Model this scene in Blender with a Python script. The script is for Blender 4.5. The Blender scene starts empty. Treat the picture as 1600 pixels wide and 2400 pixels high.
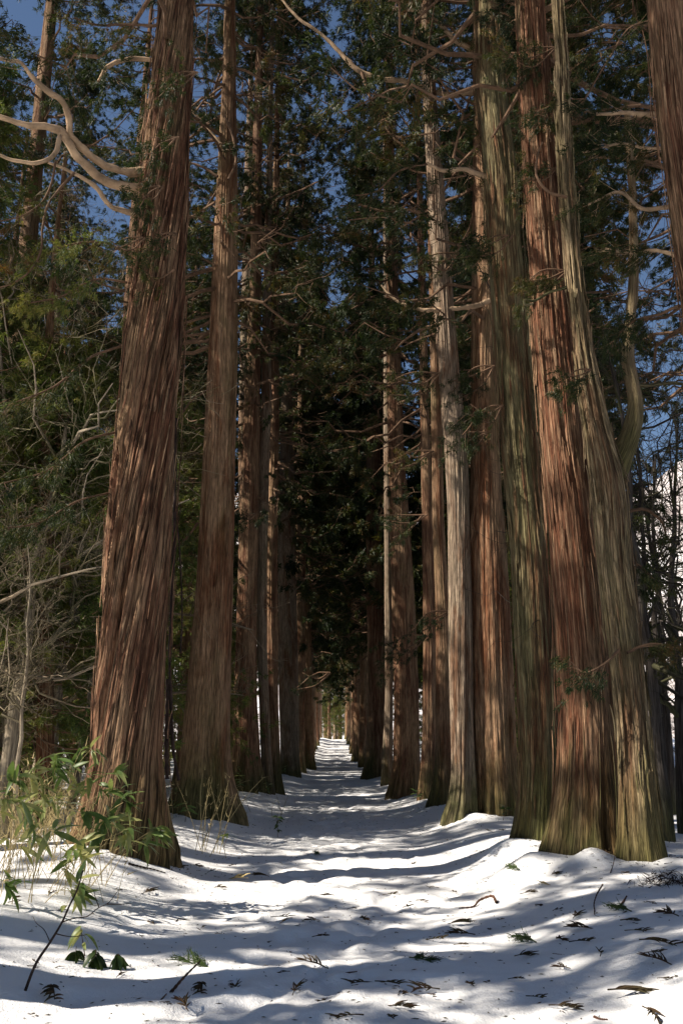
import bpy, math, random
import numpy as np
R = math.radians
sc = bpy.context.scene
C = sc.collection
rng = np.random.default_rng(7)
random.seed(7)

# ------------------------------------------------------------------ camera, sky, sun, exposure
F, PITCH, CAMZ = 2200.0, math.atan(552 / 2200.0), 1.65
cam_d = bpy.data.cameras.new('camera')
cam = bpy.data.objects.new('camera', cam_d); C.objects.link(cam)
cam_d.sensor_fit = 'HORIZONTAL'; cam_d.sensor_width = 24; cam_d.lens = 24 * F / 1600
cam_d.clip_start = 0.05; cam_d.clip_end = 5000
cam.location = (0, 0, CAMZ); cam.rotation_euler = (R(90) + PITCH, 0, 0)
sc.camera = cam
SUN_A, SUN_E = R(17), R(41)
w = bpy.data.worlds.new('World'); sc.world = w; w.use_nodes = True
nt = w.node_tree; nt.nodes.clear()
sky = nt.nodes.new('ShaderNodeTexSky'); sky.sky_type = 'NISHITA'; sky.sun_disc = False
sky.sun_elevation = SUN_E; sky.sun_rotation = math.atan2(-math.cos(SUN_A), -math.sin(SUN_A)); sky.altitude = 1200
sky.air_density = 1.0; sky.dust_density = 0.3; sky.ozone_density = 1.6
bg = nt.nodes.new('ShaderNodeBackground'); bg.inputs[1].default_value = 0.062
wo = nt.nodes.new('ShaderNodeOutputWorld')
nt.links.new(sky.outputs[0], bg.inputs[0]); nt.links.new(bg.outputs[0], wo.inputs[0])
sd = bpy.data.lights.new('sun', 'SUN'); sd.energy = 5.0; sd.angle = R(0.53); sd.color = (1, 0.91, 0.78)
sun = bpy.data.objects.new('sun', sd); C.objects.link(sun)
import mathutils
sdir = mathutils.Vector((math.cos(SUN_A) * math.cos(SUN_E), math.sin(SUN_A) * math.cos(SUN_E), -math.sin(SUN_E)))
sun.rotation_euler = sdir.to_track_quat('-Z', 'Y').to_euler(); sun.location = (-20, -8, 30)
sc.view_settings.view_transform = 'Standard'; sc.view_settings.look = 'None'
sc.view_settings.exposure = 0.87; sc.view_settings.gamma = 1; sc.view_settings.use_curve_mapping = False
sc.cycles.max_bounces = 6; sc.cycles.diffuse_bounces = 4; sc.cycles.transmission_bounces = 3
sc.cycles.glossy_bounces = 2; sc.cycles.use_denoising = True; sc.cycles.sample_clamp_indirect = 6

# ------------------------------------------------------------------ noise and measuring helpers
K1, K2, K3 = np.uint32(374761393), np.uint32(668265263), np.uint32(2147483647 // 3)
def _h(i, j, k, s):
    n = (i.astype(np.int64) * 374761393 + j.astype(np.int64) * 668265263 + k.astype(np.int64) * 1274126177 + s * 974634777) & 0xffffffff
    n = ((n ^ (n >> 13)) * 1274126177) & 0xffffffff
    n = ((n ^ (n >> 16)) * 2246822519) & 0xffffffff
    return ((n ^ (n >> 15)) & 0xffffff) / float(0xffffff)
def noise(x, y, z=0.0, s=0):
    x, y, z = np.broadcast_arrays(np.asarray(x, float), np.asarray(y, float), np.asarray(z, float))
    i, j, k = np.floor(x), np.floor(y), np.floor(z)
    fx, fy, fz = x - i, y - j, z - k
    fx, fy, fz = [f * f * (3 - 2 * f) for f in (fx, fy, fz)]
    i, j, k = i.astype(np.int64), j.astype(np.int64), k.astype(np.int64)
    r = 0
    for a in (0, 1):
        for b in (0, 1):
            for c in (0, 1):
                r = r + _h(i + a, j + b, k + c, s) * (fx if a else 1 - fx) * (fy if b else 1 - fy) * (fz if c else 1 - fz)
    return r * 2 - 1
def fbm(x, y, z=0.0, s=0, o=3):
    r, a = 0, 1.0
    for q in range(o):
        r = r + a * noise(np.asarray(x) * 2 ** q, np.asarray(y) * 2 ** q, np.asarray(z) * 2 ** q, s + q); a *= 0.5
    return r
def sstep(a, b, x):
    t = np.clip((np.asarray(x, float) - a) / (b - a), 0, 1); return t * t * (3 - 2 * t)

def ray(px, py):
    dx, dy = (px - 800) / F, (1200 - py) / F
    return np.array([dx, math.cos(PITCH) - dy * math.sin(PITCH), math.sin(PITCH) + dy * math.cos(PITCH)])
def at(px, py, D):           # the point at distance D along the avenue seen at a place in the 1600 x 2400 photograph
    d = ray(px, py); t = D / d[1]
    return np.array([d[0] * t, D, CAMZ + d[2] * t])

MOUNDS = []
def base_ground(x, y):
    x = np.asarray(x, float); y = np.asarray(y, float)
    s = np.abs(x + 0.15)
    b = 0.28 * sstep(1.3, 3.0, s) - 0.10 * sstep(3.6, 7.0, s)
    r = np.clip(y - 40, 0, 120)
    rise = 0.0002 * r * r
    fade = np.exp(-np.clip(y - 15, 0, 400) / 60.0)
    u = 0.045 * fbm(x * 0.35, y * 0.28, 0.3, 3, 2) * sstep(3, 6, y)
    far = 0.5 * fbm(x * 0.05, y * 0.05, 0, 9, 2) * sstep(9, 30, s)
    return b + rise + u + far
def ground(x, y, fine=False):
    g = base_ground(x, y)
    for (mx, my, mr, mh) in MOUNDS:
        d2 = ((x - mx) ** 2 + (y - my) ** 2) / (mr * mr)
        g = g + mh * np.exp(-d2)
    if fine:
        x = np.asarray(x, float); y = np.asarray(y, float)
        trod = np.exp(-((x + 0.15) / 1.25) ** 2)
        bark = np.exp(-np.abs(y - 16) / 60)
        g = g + (0.009 + 0.012 * trod) * fbm(x * 1.5, y * 2.0, 0, 21, 3)
        g = g + trod * 0.022 * fbm(x * 4.2, y * 3.6, 0, 31, 3)
        g = g + 0.006 * fbm(x * 7.0, y * 8.0, 0, 41, 2)
    return g
def hit(px, py, fn=None):
    fn = fn or ground
    d = ray(px, py); t = 3.0
    last = t
    for _ in range(4000):
        p = d * t; z = CAMZ + p[2]
        if z <= float(fn(p[0], p[1])): break
        last = t; t *= 1.004
        if t > 400: break
    a, b = last, t
    for _ in range(14):
        m = (a + b) / 2; p = d * m
        if CAMZ + p[2] <= float(fn(p[0], p[1])): b = m
        else: a = m
    p = d * b
    return np.array([p[0], p[1], float(fn(p[0], p[1]))])

# ------------------------------------------------------------------ mesh helpers
class MB:
    def __init__(s): s.v = []; s.f = []; s.m = []; s.uv = []; s.n = 0
    def add(s, v, f, mi=0, uv=None):
        v = np.asarray(v, float).reshape(-1, 3); f = np.asarray(f, np.int64)
        s.v.append(v); s.f.append(f + s.n); s.m.append(np.full(len(f), mi, np.int32)); s.n += len(v)
        s.uv.append(uv if uv is not None else v[:, :2])
    def mesh(s, name, mats, smooth=True, use_uv=False):
        me = bpy.data.meshes.new(name)
        V = np.concatenate(s.v)
        L = np.concatenate([f.reshape(-1) for f in s.f]); T = np.concatenate([np.full(len(f), f.shape[1]) for f in s.f])
        me.vertices.add(len(V)); me.vertices.foreach_set('co', V.astype(np.float32).ravel())
        me.loops.add(len(L)); me.loops.foreach_set('vertex_index', L.astype(np.int32))
        me.polygons.add(len(T)); st = np.concatenate([[0], np.cumsum(T)[:-1]])
        me.polygons.foreach_set('loop_start', st.astype(np.int32)); me.polygons.foreach_set('loop_total', T.astype(np.int32))
        for m in mats: me.materials.append(m)
        me.polygons.foreach_set('material_index', np.concatenate(s.m))
        me.polygons.foreach_set('use_smooth', np.full(len(T), smooth))
        if use_uv:
            ul = me.uv_layers.new(name='UVMap'); UV = np.concatenate(s.uv)
            ul.data.foreach_set('uv', UV[L].astype(np.float32).ravel())
        me.update(calc_edges=True)
        return me
def obj(name, me, parent=None, loc=None):
    o = bpy.data.objects.new(name, me); C.objects.link(o)
    if parent is not None: o.parent = parent
    if loc is not None: o.location = loc
    return o
def thing(name, label, cat, loc=(0, 0, 0), group=None, kind=None, me=None):
    o = bpy.data.objects.new(name, me); C.objects.link(o); o.location = [float(q) for q in loc]
    o.empty_display_size = 0.2 if me is None else 1
    o['label'] = label; o['category'] = cat
    if group: o['group'] = group
    if kind: o['kind'] = kind
    return o
def norm(a): return a / np.maximum(np.linalg.norm(a, axis=-1, keepdims=True), 1e-9)
def tubes(mb, P, Rr, seg=5, mi=0):
    """P (N,K,3) centre lines, Rr (N,K) radii"""
    P = np.asarray(P, float); Rr = np.asarray(Rr, float)
    N, K, _ = P.shape
    T = norm(np.gradient(P, axis=1))
    ref = np.zeros_like(T); ref[..., 0] = 0.31; ref[..., 1] = 0.92; ref[..., 2] = 0.21
    par = np.abs((T.mean(axis=1) * ref[:, 0]).sum(-1)) > 0.85
    ref[par] = (0.2, 0.1, 0.97)
    A = norm(np.cross(T, ref)); B = np.cross(T, A)
    th = np.arange(seg) * 2 * math.pi / seg
    ring = A[:, :, None, :] * np.cos(th)[None, None, :, None] + B[:, :, None, :] * np.sin(th)[None, None, :, None]
    V = P[:, :, None, :] + ring * Rr[:, :, None, None]
    uv = np.zeros((N, K, seg, 2)); L = np.concatenate([np.zeros((N, 1)), np.cumsum(np.linalg.norm(np.diff(P, axis=1), axis=-1), axis=1)], axis=1)
    uv[..., 1] = L[:, :, None]; uv[..., 0] = np.abs(th - math.pi)[None, None, :] * Rr[:, :1, None]
    n = np.arange(N)[:, None, None] * K * seg; k = np.arange(K - 1)[None, :, None] * seg; j = np.arange(seg)[None, None, :]; j2 = (j + 1) % seg
    Fq = np.stack([n + k + j, n + k + j2, n + k + seg + j2, n + k + seg + j], axis=-1).reshape(-1, 4)
    mb.add(V.reshape(-1, 3), Fq, mi, uv.reshape(-1, 2))
def spline(pts, n):
    pts = np.asarray(pts, float); K = len(pts)
    d = np.concatenate([[0], np.cumsum(np.linalg.norm(np.diff(pts[:, :3], axis=0), axis=1))]); d = d / d[-1]
    m = np.gradient(pts, d, axis=0); t = np.linspace(0, 1, n)
    i = np.clip(np.searchsorted(d, t, 'right') - 1, 0, K - 2); h = (d[i + 1] - d[i])[:, None]; u = ((t - d[i]) / h[:, 0])[:, None]
    return ((2 * u**3 - 3 * u**2 + 1) * pts[i] + (u**3 - 2 * u**2 + u) * h * m[i] + (-2 * u**3 + 3 * u**2) * pts[i + 1] + (u**3 - u**2) * h * m[i + 1])

# ------------------------------------------------------------------ materials
def mat(name):
    m = bpy.data.materials.new(name); m.use_nodes = True; nt = m.node_tree
    return m, nt, nt.nodes['Principled BSDF'], nt.nodes, nt.links
def mapping(N, L, src, scale, loc=None):
    mp = N.new('ShaderNodeMapping'); mp.inputs['Scale'].default_value = scale
    L.new(src, mp.inputs[0])
    if loc is not None: L.new(loc, mp.inputs['Location'])
    return mp.outputs[0]
def ntex(N, L, v, scale, detail=3, rough=0.55, dist=0.0):
    t = N.new('ShaderNodeTexNoise'); t.inputs['Scale'].default_value = scale; t.inputs['Detail'].default_value = detail
    t.inputs['Roughness'].default_value = rough; t.inputs['Distortion'].default_value = dist; L.new(v, t.inputs['Vector']); return t.outputs['Fac']
def ramp(N, L, f, stops):
    r = N.new('ShaderNodeValToRGB'); e = r.color_ramp.elements
    while len(e) < len(stops): e.new(0.5)
    for q, (p, c) in zip(e, stops): q.position = p; q.color = (c[0], c[1], c[2], 1) if isinstance(c, tuple) else (c, c, c, 1)
    L.new(f, r.inputs[0]); return r.outputs[0]
def mixc(N, L, f, a, b, mode='MIX'):
    m = N.new('ShaderNodeMix'); m.data_type = 'RGBA'; m.blend_type = mode
    for s, x in ((0, f), (6, a), (7, b)):
        if isinstance(x, bpy.types.NodeSocket): L.new(x, m.inputs[s])
        elif isinstance(x, tuple): m.inputs[s].default_value = (*x, 1)
        else: m.inputs[s].default_value = x
    return m.outputs[2]

def bark(name, red, grey, greyness=0.5, moss=0.35, mosscol=(0.10, 0.105, 0.035), ridge=1.0, deep=0.5):
    m, nt, P, N, L = mat(name)
    tc = N.new('ShaderNodeTexCoord'); oi = N.new('ShaderNodeObjectInfo')
    ml = N.new('ShaderNodeMath'); ml.operation = 'MULTIPLY'; ml.inputs[1].default_value = 37.0; L.new(oi.outputs['Random'], ml.inputs[0])
    uv = tc.outputs['UV']
    comb = N.new('ShaderNodeCombineXYZ'); L.new(ml.outputs[0], comb.inputs[0]); L.new(ml.outputs[0], comb.inputs[2])
    c1 = mapping(N, L, uv, (2.0, 0.30, 1), comb.outputs[0]); big = ntex(N, L, c1, 1.0, 5, 0.65, 0.7)
    c2 = mapping(N, L, uv, (24, 1.1, 1), comb.outputs[0]); fine = ntex(N, L, c2, 1.0, 4, 0.65, 0.3)
    c3 = mapping(N, L, uv, (75, 6, 1), comb.outputs[0]); hair = ntex(N, L, c3, 1.0, 3, 0.7)
    c5 = mapping(N, L, uv, (1.1, 0.9, 1), comb.outputs[0]); blot = ntex(N, L, c5, 1.0, 4, 0.6, 0.8)
    f1 = ramp(N, L, big, [(0.54 - 0.14 * greyness, 0.0), (0.66 - 0.14 * greyness, 1.0)])
    base = mixc(N, L, f1, red, grey)
    base = mixc(N, L, ramp(N, L, fine, [(0.45, 0.0), (0.68, 0.75)]), base, tuple(min(1, g * 1.25) for g in grey))
    base = mixc(N, L, ramp(N, L, blot, [(0.56, 0.0), (0.72, 0.55)]), base, tuple(x * 0.8 for x in red))
    # moss and algae, strongest at the foot
    sx = N.new('ShaderNodeSeparateXYZ'); L.new(uv, sx.inputs[0])
    foot = ramp(N, L, sx.outputs[1], [(0.0, 1.0), (1.0, 0.0)])
    mr = N.new('ShaderNodeMapRange'); mr.inputs[1].default_value = 0.2; mr.inputs[2].default_value = 1.5; mr.inputs[3].default_value = 0.30; mr.inputs[4].default_value = 0.0; L.new(sx.outputs[1], mr.inputs[0])
    ad = N.new('ShaderNodeMath'); ad.operation = 'ADD'; L.new(mr.outputs[0], ad.inputs[0])
    c4 = mapping(N, L, uv, (1.7, 0.35, 1), comb.outputs[0]); mo = ntex(N, L, c4, 1.0, 5, 0.65, 0.5); L.new(mo, ad.inputs[1])
    mf = ramp(N, L, ad.outputs[0], [(0.62 - 0.3 * moss, 0.0), (0.92 - 0.3 * moss, 0.85)])
    base = mixc(N, L, mf, base, mosscol)
    def fiss(sc_, wid, dark):
        n_ = ntex(N, L, mapping(N, L, uv, sc_, comb.outputs[0]), 1.0, 3, 0.6, 0.1)
        sb = N.new('ShaderNodeMath'); sb.operation = 'SUBTRACT'; sb.inputs[1].default_value = 0.5; L.new(n_, sb.inputs[0])
        ab = N.new('ShaderNodeMath'); ab.operation = 'ABSOLUTE'; L.new(sb.outputs[0], ab.inputs[0])
        return ab.outputs[0], ramp(N, L, ab.outputs[0], [(0.0, dark), (wid, 1.0)])
    h1, k1 = fiss((15, 0.42, 1), 0.05, deep); h2, k2 = fiss((44, 1.7, 1), 0.07, 0.45)
    crack = mixc(N, L, 1.0, k1, k2, 'MULTIPLY')
    base = mixc(N, L, 1.0, base, crack, 'MULTIPLY')
    hairc = ramp(N, L, hair, [(0.3, 0.75), (0.65, 1.08)])
    base = mixc(N, L, 1.0, base, hairc, 'MULTIPLY')
    L.new(base, P.inputs['Base Color']); P.inputs['Roughness'].default_value = 0.9; P.inputs['Specular IOR Level'].default_value = 0.15
    add = N.new('ShaderNodeMath'); add.operation = 'MULTIPLY_ADD'; add.inputs[1].default_value = 0.4; L.new(hair, add.inputs[0]); L.new(fine, add.inputs[2])
    bp = N.new('ShaderNodeBump'); bp.inputs['Strength'].default_value = 0.85 * ridge; bp.inputs['Distance'].default_value = 0.05
    bw = N.new('ShaderNodeRGBToBW'); L.new(crack, bw.inputs[0]); a2 = N.new('ShaderNodeMath'); a2.operation = 'MULTIPLY_ADD'; a2.inputs[1].default_value = 0.45; L.new(bw.outputs[0], a2.inputs[0]); L.new(add.outputs[0], a2.inputs[2]); L.new(a2.outputs[0], bp.inputs['Height'])
    L.new(bp.outputs[0], P.inputs['Normal'])
    return m
RED, TAN, GREY = (0.140, 0.063, 0.037), (0.30, 0.188, 0.112), (0.28, 0.21, 0.15)
RED, TAN, GREY = [tuple(c * 1.3 for c in x) for x in (RED, TAN, GREY)]
M_rope = bark('bark_ropey_cedar', RED, TAN, 0.5, 0.22, deep=0.10)
M_red = bark('bark_red_cedar', RED, TAN, 0.62, 0.25)
M_tan = bark('bark_tan_cedar', (0.20, 0.11, 0.06), (0.36, 0.27, 0.16), 1.0, 0.5, (0.16, 0.15, 0.05))
M_red2 = bark('bark_rust_cedar', (0.205, 0.085, 0.046), TAN, 0.35, 0.25)
M_mid = bark('bark_brown_cedar', (0.20, 0.082, 0.04), TAN, 0.9, 0.4)
M_grey = bark('bark_grey_cedar', (0.22, 0.11, 0.06), GREY, 1.1, 0.28)
M_moss = bark('bark_mossy_cedar', (0.17, 0.08, 0.04), (0.24, 0.20, 0.105), 0.7, 0.36, (0.095, 0.10, 0.03))
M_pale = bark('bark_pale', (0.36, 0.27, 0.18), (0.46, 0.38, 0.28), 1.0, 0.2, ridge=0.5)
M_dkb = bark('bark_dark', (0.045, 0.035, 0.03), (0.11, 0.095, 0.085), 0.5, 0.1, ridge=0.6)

def plain(name, col, rough=0.8, var=0.3, scale=6.0, col2=None):
    m, nt, P, N, L = mat(name)
    tc = N.new('ShaderNodeTexCoord'); f = ntex(N, L, tc.outputs['Object'], scale, 4, 0.6)
    c = mixc(N, L, ramp(N, L, f, [(0.35, 0.0), (0.65, 1.0)]), tuple(x * (1 - var) for x in col), col2 or tuple(min(1, x * (1 + var)) for x in col))
    L.new(c, P.inputs['Base Color']); P.inputs['Roughness'].default_value = rough; P.inputs['Specular IOR Level'].default_value = 0.2
    return m
M_palelimb = plain('pale_limb_wood', (0.36, 0.25, 0.16), 0.85, 0.4, 4.0)
M_limb = plain('limb_wood', (0.13, 0.078, 0.048), 0.85, 0.35, 5.0)
M_twig = plain('twig_wood', (0.17, 0.10, 0.06), 0.85, 0.4, 3.0)
M_paletwig = plain('pale_twig', (0.33, 0.27, 0.20), 0.85, 0.25, 2.0)
M_dark = plain('dark_twig', (0.035, 0.022, 0.018), 0.8, 0.4, 8.0)
M_stick = plain('wet_stick', (0.075, 0.035, 0.022), 0.7, 0.4, 8.0)
M_litter = plain('litter_brown', (0.10, 0.045, 0.025), 0.8, 0.5, 3.0, (0.05, 0.05, 0.02))
M_straw = plain('dry_straw', (0.42, 0.33, 0.16), 0.8, 0.3, 4.0)

def leafmat(name, stops, scale, transl=0.3, rough=0.55, tl=1.6):
    m, nt, P, N, L = mat(name)
    geo = N.new('ShaderNodeNewGeometry'); oi = N.new('ShaderNodeObjectInfo')
    add = N.new('ShaderNodeVectorMath'); add.operation = 'ADD'; L.new(geo.outputs['Position'], add.inputs[0])
    f = ntex(N, L, add.outputs[0], scale, 4, 0.6)
    rnd = N.new('ShaderNodeMath'); rnd.operation = 'MULTIPLY_ADD'; rnd.inputs[1].default_value = 0.16; rnd.inputs[2].default_value = -0.08
    L.new(geo.outputs['Random Per Island'], rnd.inputs[0])
    sm = N.new('ShaderNodeMath'); L.new(f, sm.inputs[0]); L.new(rnd.outputs[0], sm.inputs[1])
    c = ramp(N, L, sm.outputs[0], stops)
    L.new(c, P.inputs['Base Color']); P.inputs['Roughness'].default_value = rough; P.inputs['Specular IOR Level'].default_value = 0.25
    tr = N.new('ShaderNodeBsdfTranslucent'); mul = mixc(N, L, 1.0, c, (tl, tl, 0.8), 'MULTIPLY'); L.new(mul, tr.inputs[0])
    mx = N.new('ShaderNodeMixShader'); mx.inputs[0].default_value = transl
    L.new(P.outputs[0], mx.inputs[1]); L.new(tr.outputs[0], mx.inputs[2]); L.new(mx.outputs[0], N['Material Output'].inputs[0])
    return m
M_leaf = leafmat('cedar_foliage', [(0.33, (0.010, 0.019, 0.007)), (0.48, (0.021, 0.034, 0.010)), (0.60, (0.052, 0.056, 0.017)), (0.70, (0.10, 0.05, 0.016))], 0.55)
M_leaf2 = leafmat('foliage_sunlit_tint', [(0.33, (0.035, 0.060, 0.018)), (0.48, (0.085, 0.115, 0.030)), (0.60, (0.165, 0.17, 0.045)), (0.75, (0.17, 0.12, 0.05))], 0.6, 0.35)  # lighter foliage copy with the sunlit look put into its colour
M_bamboo = leafmat('bamboo_leaf', [(0.3, (0.05, 0.10, 0.03)), (0.5, (0.10, 0.15, 0.045)), (0.66, (0.36, 0.35, 0.15))], 2.2, 0.3, 0.4, 1.3)
M_dkleaf = leafmat('rhodo_leaf', [(0.3, (0.02, 0.04, 0.012)), (0.7, (0.06, 0.09, 0.025))], 2.0, 0.15, 0.35)

def snowmat():
    m, nt, P, N, L = mat('snow')
    tc = N.new('ShaderNodeTexCoord')
    a = ntex(N, L, tc.outputs['Object'], 7.0, 5, 0.6); b = ntex(N, L, tc.outputs['Object'], 60.0, 3, 0.6)
    dirt = ntex(N, L, tc.outputs['Object'], 2.4, 6, 0.7)
    c = mixc(N, L, ramp(N, L, dirt, [(0.45, 0.0), (0.75, 0.35)]), (0.90, 0.90, 0.91), (0.78, 0.77, 0.76))
    L.new(c, P.inputs['Base Color']); P.inputs['Roughness'].default_value = 0.65; P.inputs['Specular IOR Level'].default_value = 0.2
    s = N.new('ShaderNodeMath'); s.operation = 'MULTIPLY_ADD'; s.inputs[1].default_value = 0.35; L.new(b, s.inputs[0]); L.new(a, s.inputs[2])
    bp = N.new('ShaderNodeBump'); bp.inputs['Strength'].default_value = 0.8; bp.inputs['Distance'].default_value = 0.03
    L.new(s.outputs[0], bp.inputs['Height']); L.new(bp.outputs[0], P.inputs['Normal'])
    return m
M_snow = snowmat()
def hillmat():
    m, nt, P, N, L = mat('snowy_hill')
    tc = N.new('ShaderNodeTexCoord')
    v = mapping(N, L, tc.outputs['Object'], (1, 1, 0.35))
    a = ntex(N, L, v, 0.18, 8, 0.75); b = ntex(N, L, tc.outputs['Object'], 0.012, 4, 0.6)
    s = N.new('ShaderNodeMath'); s.operation = 'MULTIPLY_ADD'; s.inputs[1].default_value = 0.6; L.new(b, s.inputs[0]); L.new(a, s.inputs[2])
    c = ramp(N, L, s.outputs[0], [(0.66, (0.80, 0.79, 0.80)), (0.76, (0.52, 0.48, 0.47)), (0.90, (0.26, 0.22, 0.21))])
    L.new(c, P.inputs['Base Color']); P.inputs['Roughness'].default_value = 0.9
    return m
M_hill = hillmat()

# ------------------------------------------------------------------ trunks
def q(v): return v * 1600 / 1568.0        # my measurements were read off a 1568 px wide view
def trunk_mesh(rows, D, base, seg, dz, twist=0.0, ridge=0.02, flute=0.05, seed=0, mt=None, top=28.0, rope=False, lobes=0.18, zlim=16.0, lean_y=0.0, knots=()):
    """rows: (y, left edge, right edge) read in the photograph; gives centre line and width at every height"""
    pts = []
    for (y, a, b) in rows:
        A = at(q(a), q(y), D); B = at(q(b), q(y), D)
        pts.append((A[2], (A[0] + B[0]) / 2, (B[0] - A[0]) / 2))
    pts.sort()
    z = np.array([p[0] for p in pts]); xc = np.array([p[1] for p in pts]); rr = np.array([p[2] for p in pts])
    zz = [base[2] - 0.5]; s = dz
    while zz[-1] < zlim: zz.append(zz[-1] + s)
    while zz[-1] < top: zz.append(zz[-1] + 0.5)
    zz = np.array(zz)
    lo, hi = z[0], z[-1]
    k = max(3, int(0.5 / dz))
    X = np.interp(zz, z, xc); Rr = np.interp(zz, z, rr)
    over = np.clip(zz - hi, 0, None)
    sl = 0.4 * (xc[-1] - xc[-2]) / max(z[-1] - z[-2], .1)
    X = X + sl * (1 - np.exp(-over / 4)) * 4
    Rr = Rr * np.where(over > 0, np.clip(1 - over / (top - hi + 0.5), 0.05, 1), 1)
    ker = np.hanning(2 * k + 3)[1:-1]; ker /= ker.sum()
    sm = lambda a: np.convolve(np.pad(a, (k, k), 'edge'), ker, 'valid')
    X, Rr = sm(X), sm(Rr)
    h = zz - base[2]
    th = np.linspace(0, 2 * math.pi, seg + 1)[:-1]; th = th + 0.5 * np.sin(th) + math.pi / 2     # the seam at the back, finer towards the path
    TH, H = np.meshgrid(th, h)
    tt = TH - twist * H
    c, sn = np.cos(tt), np.sin(tt)
    rad = Rr[:, None] * np.ones_like(TH)
    fl = fbm(c * 2.2, sn * 2.2, H * 0.10, seed, 2)
    foot = np.exp(-np.clip(H, 0, None) / 0.55)
    lob = np.abs(noise(np.cos(TH) * 2.0 + 5, np.sin(TH) * 2.0, H * 0.05, seed + 5))
    lob2 = noise(np.cos(TH) * 5.0 + 5, np.sin(TH) * 5.0, H * 0.3, seed + 6)
    rad *= 1 + flute * fl + lobes * foot * (lob * 2.6 - 0.55) + .22 * lobes * 2 * np.exp(-np.clip(H, 0, None) / 0.25) * lob2
    r0 = float(np.mean(rr))
    kf = (5.2 if rope else 9.0) * r0 / 0.5
    rd = fbm(c * kf, sn * kf, H * 0.30, seed + 11, 2); rd = 0.7 - 2.0 * np.abs(rd) ** 1.1
    rd2 = fbm(c * kf * 2.6, sn * kf * 2.6, H * 1.1, seed + 15, 2)
    ridge = ridge * (1.8 if rope else 0.8); amp = ridge * np.ones_like(H)
    if rope:     # ropey strips over the left and upper part, worn smooth bark low on the right
        band = sstep(-0.25, 0.35, np.cos(TH - math.pi * 1.02 - 0.10 * H) + 0.25 * (H - 3.2) )
        amp = ridge * (0.35 + 1.2 * band)
        rd = rd * 1.1
        rad += band * 0.035
    rad += amp * rd + amp * 0.45 * rd2
    rad += 0.25 * ridge * fbm(np.cos(TH) * 3, np.sin(TH) * 3, H * 1.3, seed + 19, 2)
    kN = Rr[:, None] / rad.mean(1, keepdims=True) * (1 - .02); wN = sstep(.5, 1.2, H); rad *= 1 + (kN - 1) * wN
    if rope: rad *= 1 - .07 * wN
    for (ky, fr_, sz, dp) in knots:
        kz = at(800, q(ky), D)[2]; kt = -math.pi / 2 + math.asin(fr_)
        dth = (TH - kt + math.pi) % (2 * math.pi) - math.pi
        dd_ = np.sqrt((dth * r0) ** 2 + ((zz[:, None] - kz) * .7) ** 2) / sz
        rad += .35 * dp * np.exp(-(dd_ - 1.1) ** 2 * 5) - dp * np.exp(-dd_ ** 2 * 2.5)
    V = np.stack([X[:, None] + rad * np.cos(TH), base[1] + lean_y * H + rad * np.sin(TH), np.repeat(zz[:, None], seg, 1)], axis=-1) - np.array(base)
    n = len(zz)
    i = np.arange(n - 1)[:, None] * seg; j = np.arange(seg)[None, :]; j2 = (j + 1) % seg
    Fq = np.stack([i + j, i + j2, i + seg + j2, i + seg + j], -1).reshape(-1, 4)
    U = np.stack([(TH - math.pi / 2 - twist * H) * r0, H], -1)
    mb = MB(); mb.add(V, Fq, 0, U.reshape(-1, 2))
    me = mb.mesh('trunk', [mt], True, True)
    # the seam: give its last column its own u
    uvd = np.zeros(len(me.loops) * 2, np.float32); me.uv_layers[0].data.foreach_get('uv', uvd); uvd = uvd.reshape(-1, 4, 2)
    per = 2 * math.pi * r0
    bad = (uvd[:, :, 0].max(1) - uvd[:, :, 0].min(1)) > per / 2
    b = uvd[bad]; mid = b[:, :, 0].mean(1, keepdims=True); b[:, :, 0] = np.where(b[:, :, 0] < mid, b[:, :, 0] + per, b[:, :, 0]); uvd[bad] = b
    me.uv_layers[0].data.foreach_set('uv', uvd.ravel())
    return me, (lambda zq: (float(np.interp(zq, zz, X)), float(np.interp(zq, zz, Rr))))

# ------------------------------------------------------------------ foliage
def blades(mb, Pc, Dr, n, ln, wd, spread, mi, rg, droop=0.35, tri=True):
    """n narrow leafy twig tips round each point"""
    N = len(Pc)
    P0 = np.repeat(Pc, n, 0); D0 = np.repeat(Dr, n, 0)
    d = norm(D0 + spread * rg.normal(size=(N * n, 3)) + np.array([0, 0, -droop]))
    l = ln * rg.uniform(0.6, 1.35, (N * n, 1))
    b = P0 + rg.normal(size=(N * n, 3)) * ln * 0.22
    side = norm(np.cross(d, rg.normal(size=(N * n, 3)))) * wd * rg.uniform(0.6, 1.3, (N * n, 1)) * 0.5
    if tri:
        b = P0 + rg.normal(size=(N * n, 3)) * ln * 0.30
        v = np.stack([b - side, b + side, b + d * l], 1).reshape(-1, 3)
        mb.add(v, np.arange(N * n)[:, None] * 3 + np.array([[0, 1, 2]]), mi); return
    m = b + d * l * 0.45
    v = np.stack([b - side * .5, m + side, b + d * l, m - side], 1).reshape(-1, 3)
    f = np.arange(N * n)[:, None] * 4 + np.array([[0, 1, 2, 3]])
    mb.add(v, f, mi)
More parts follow.
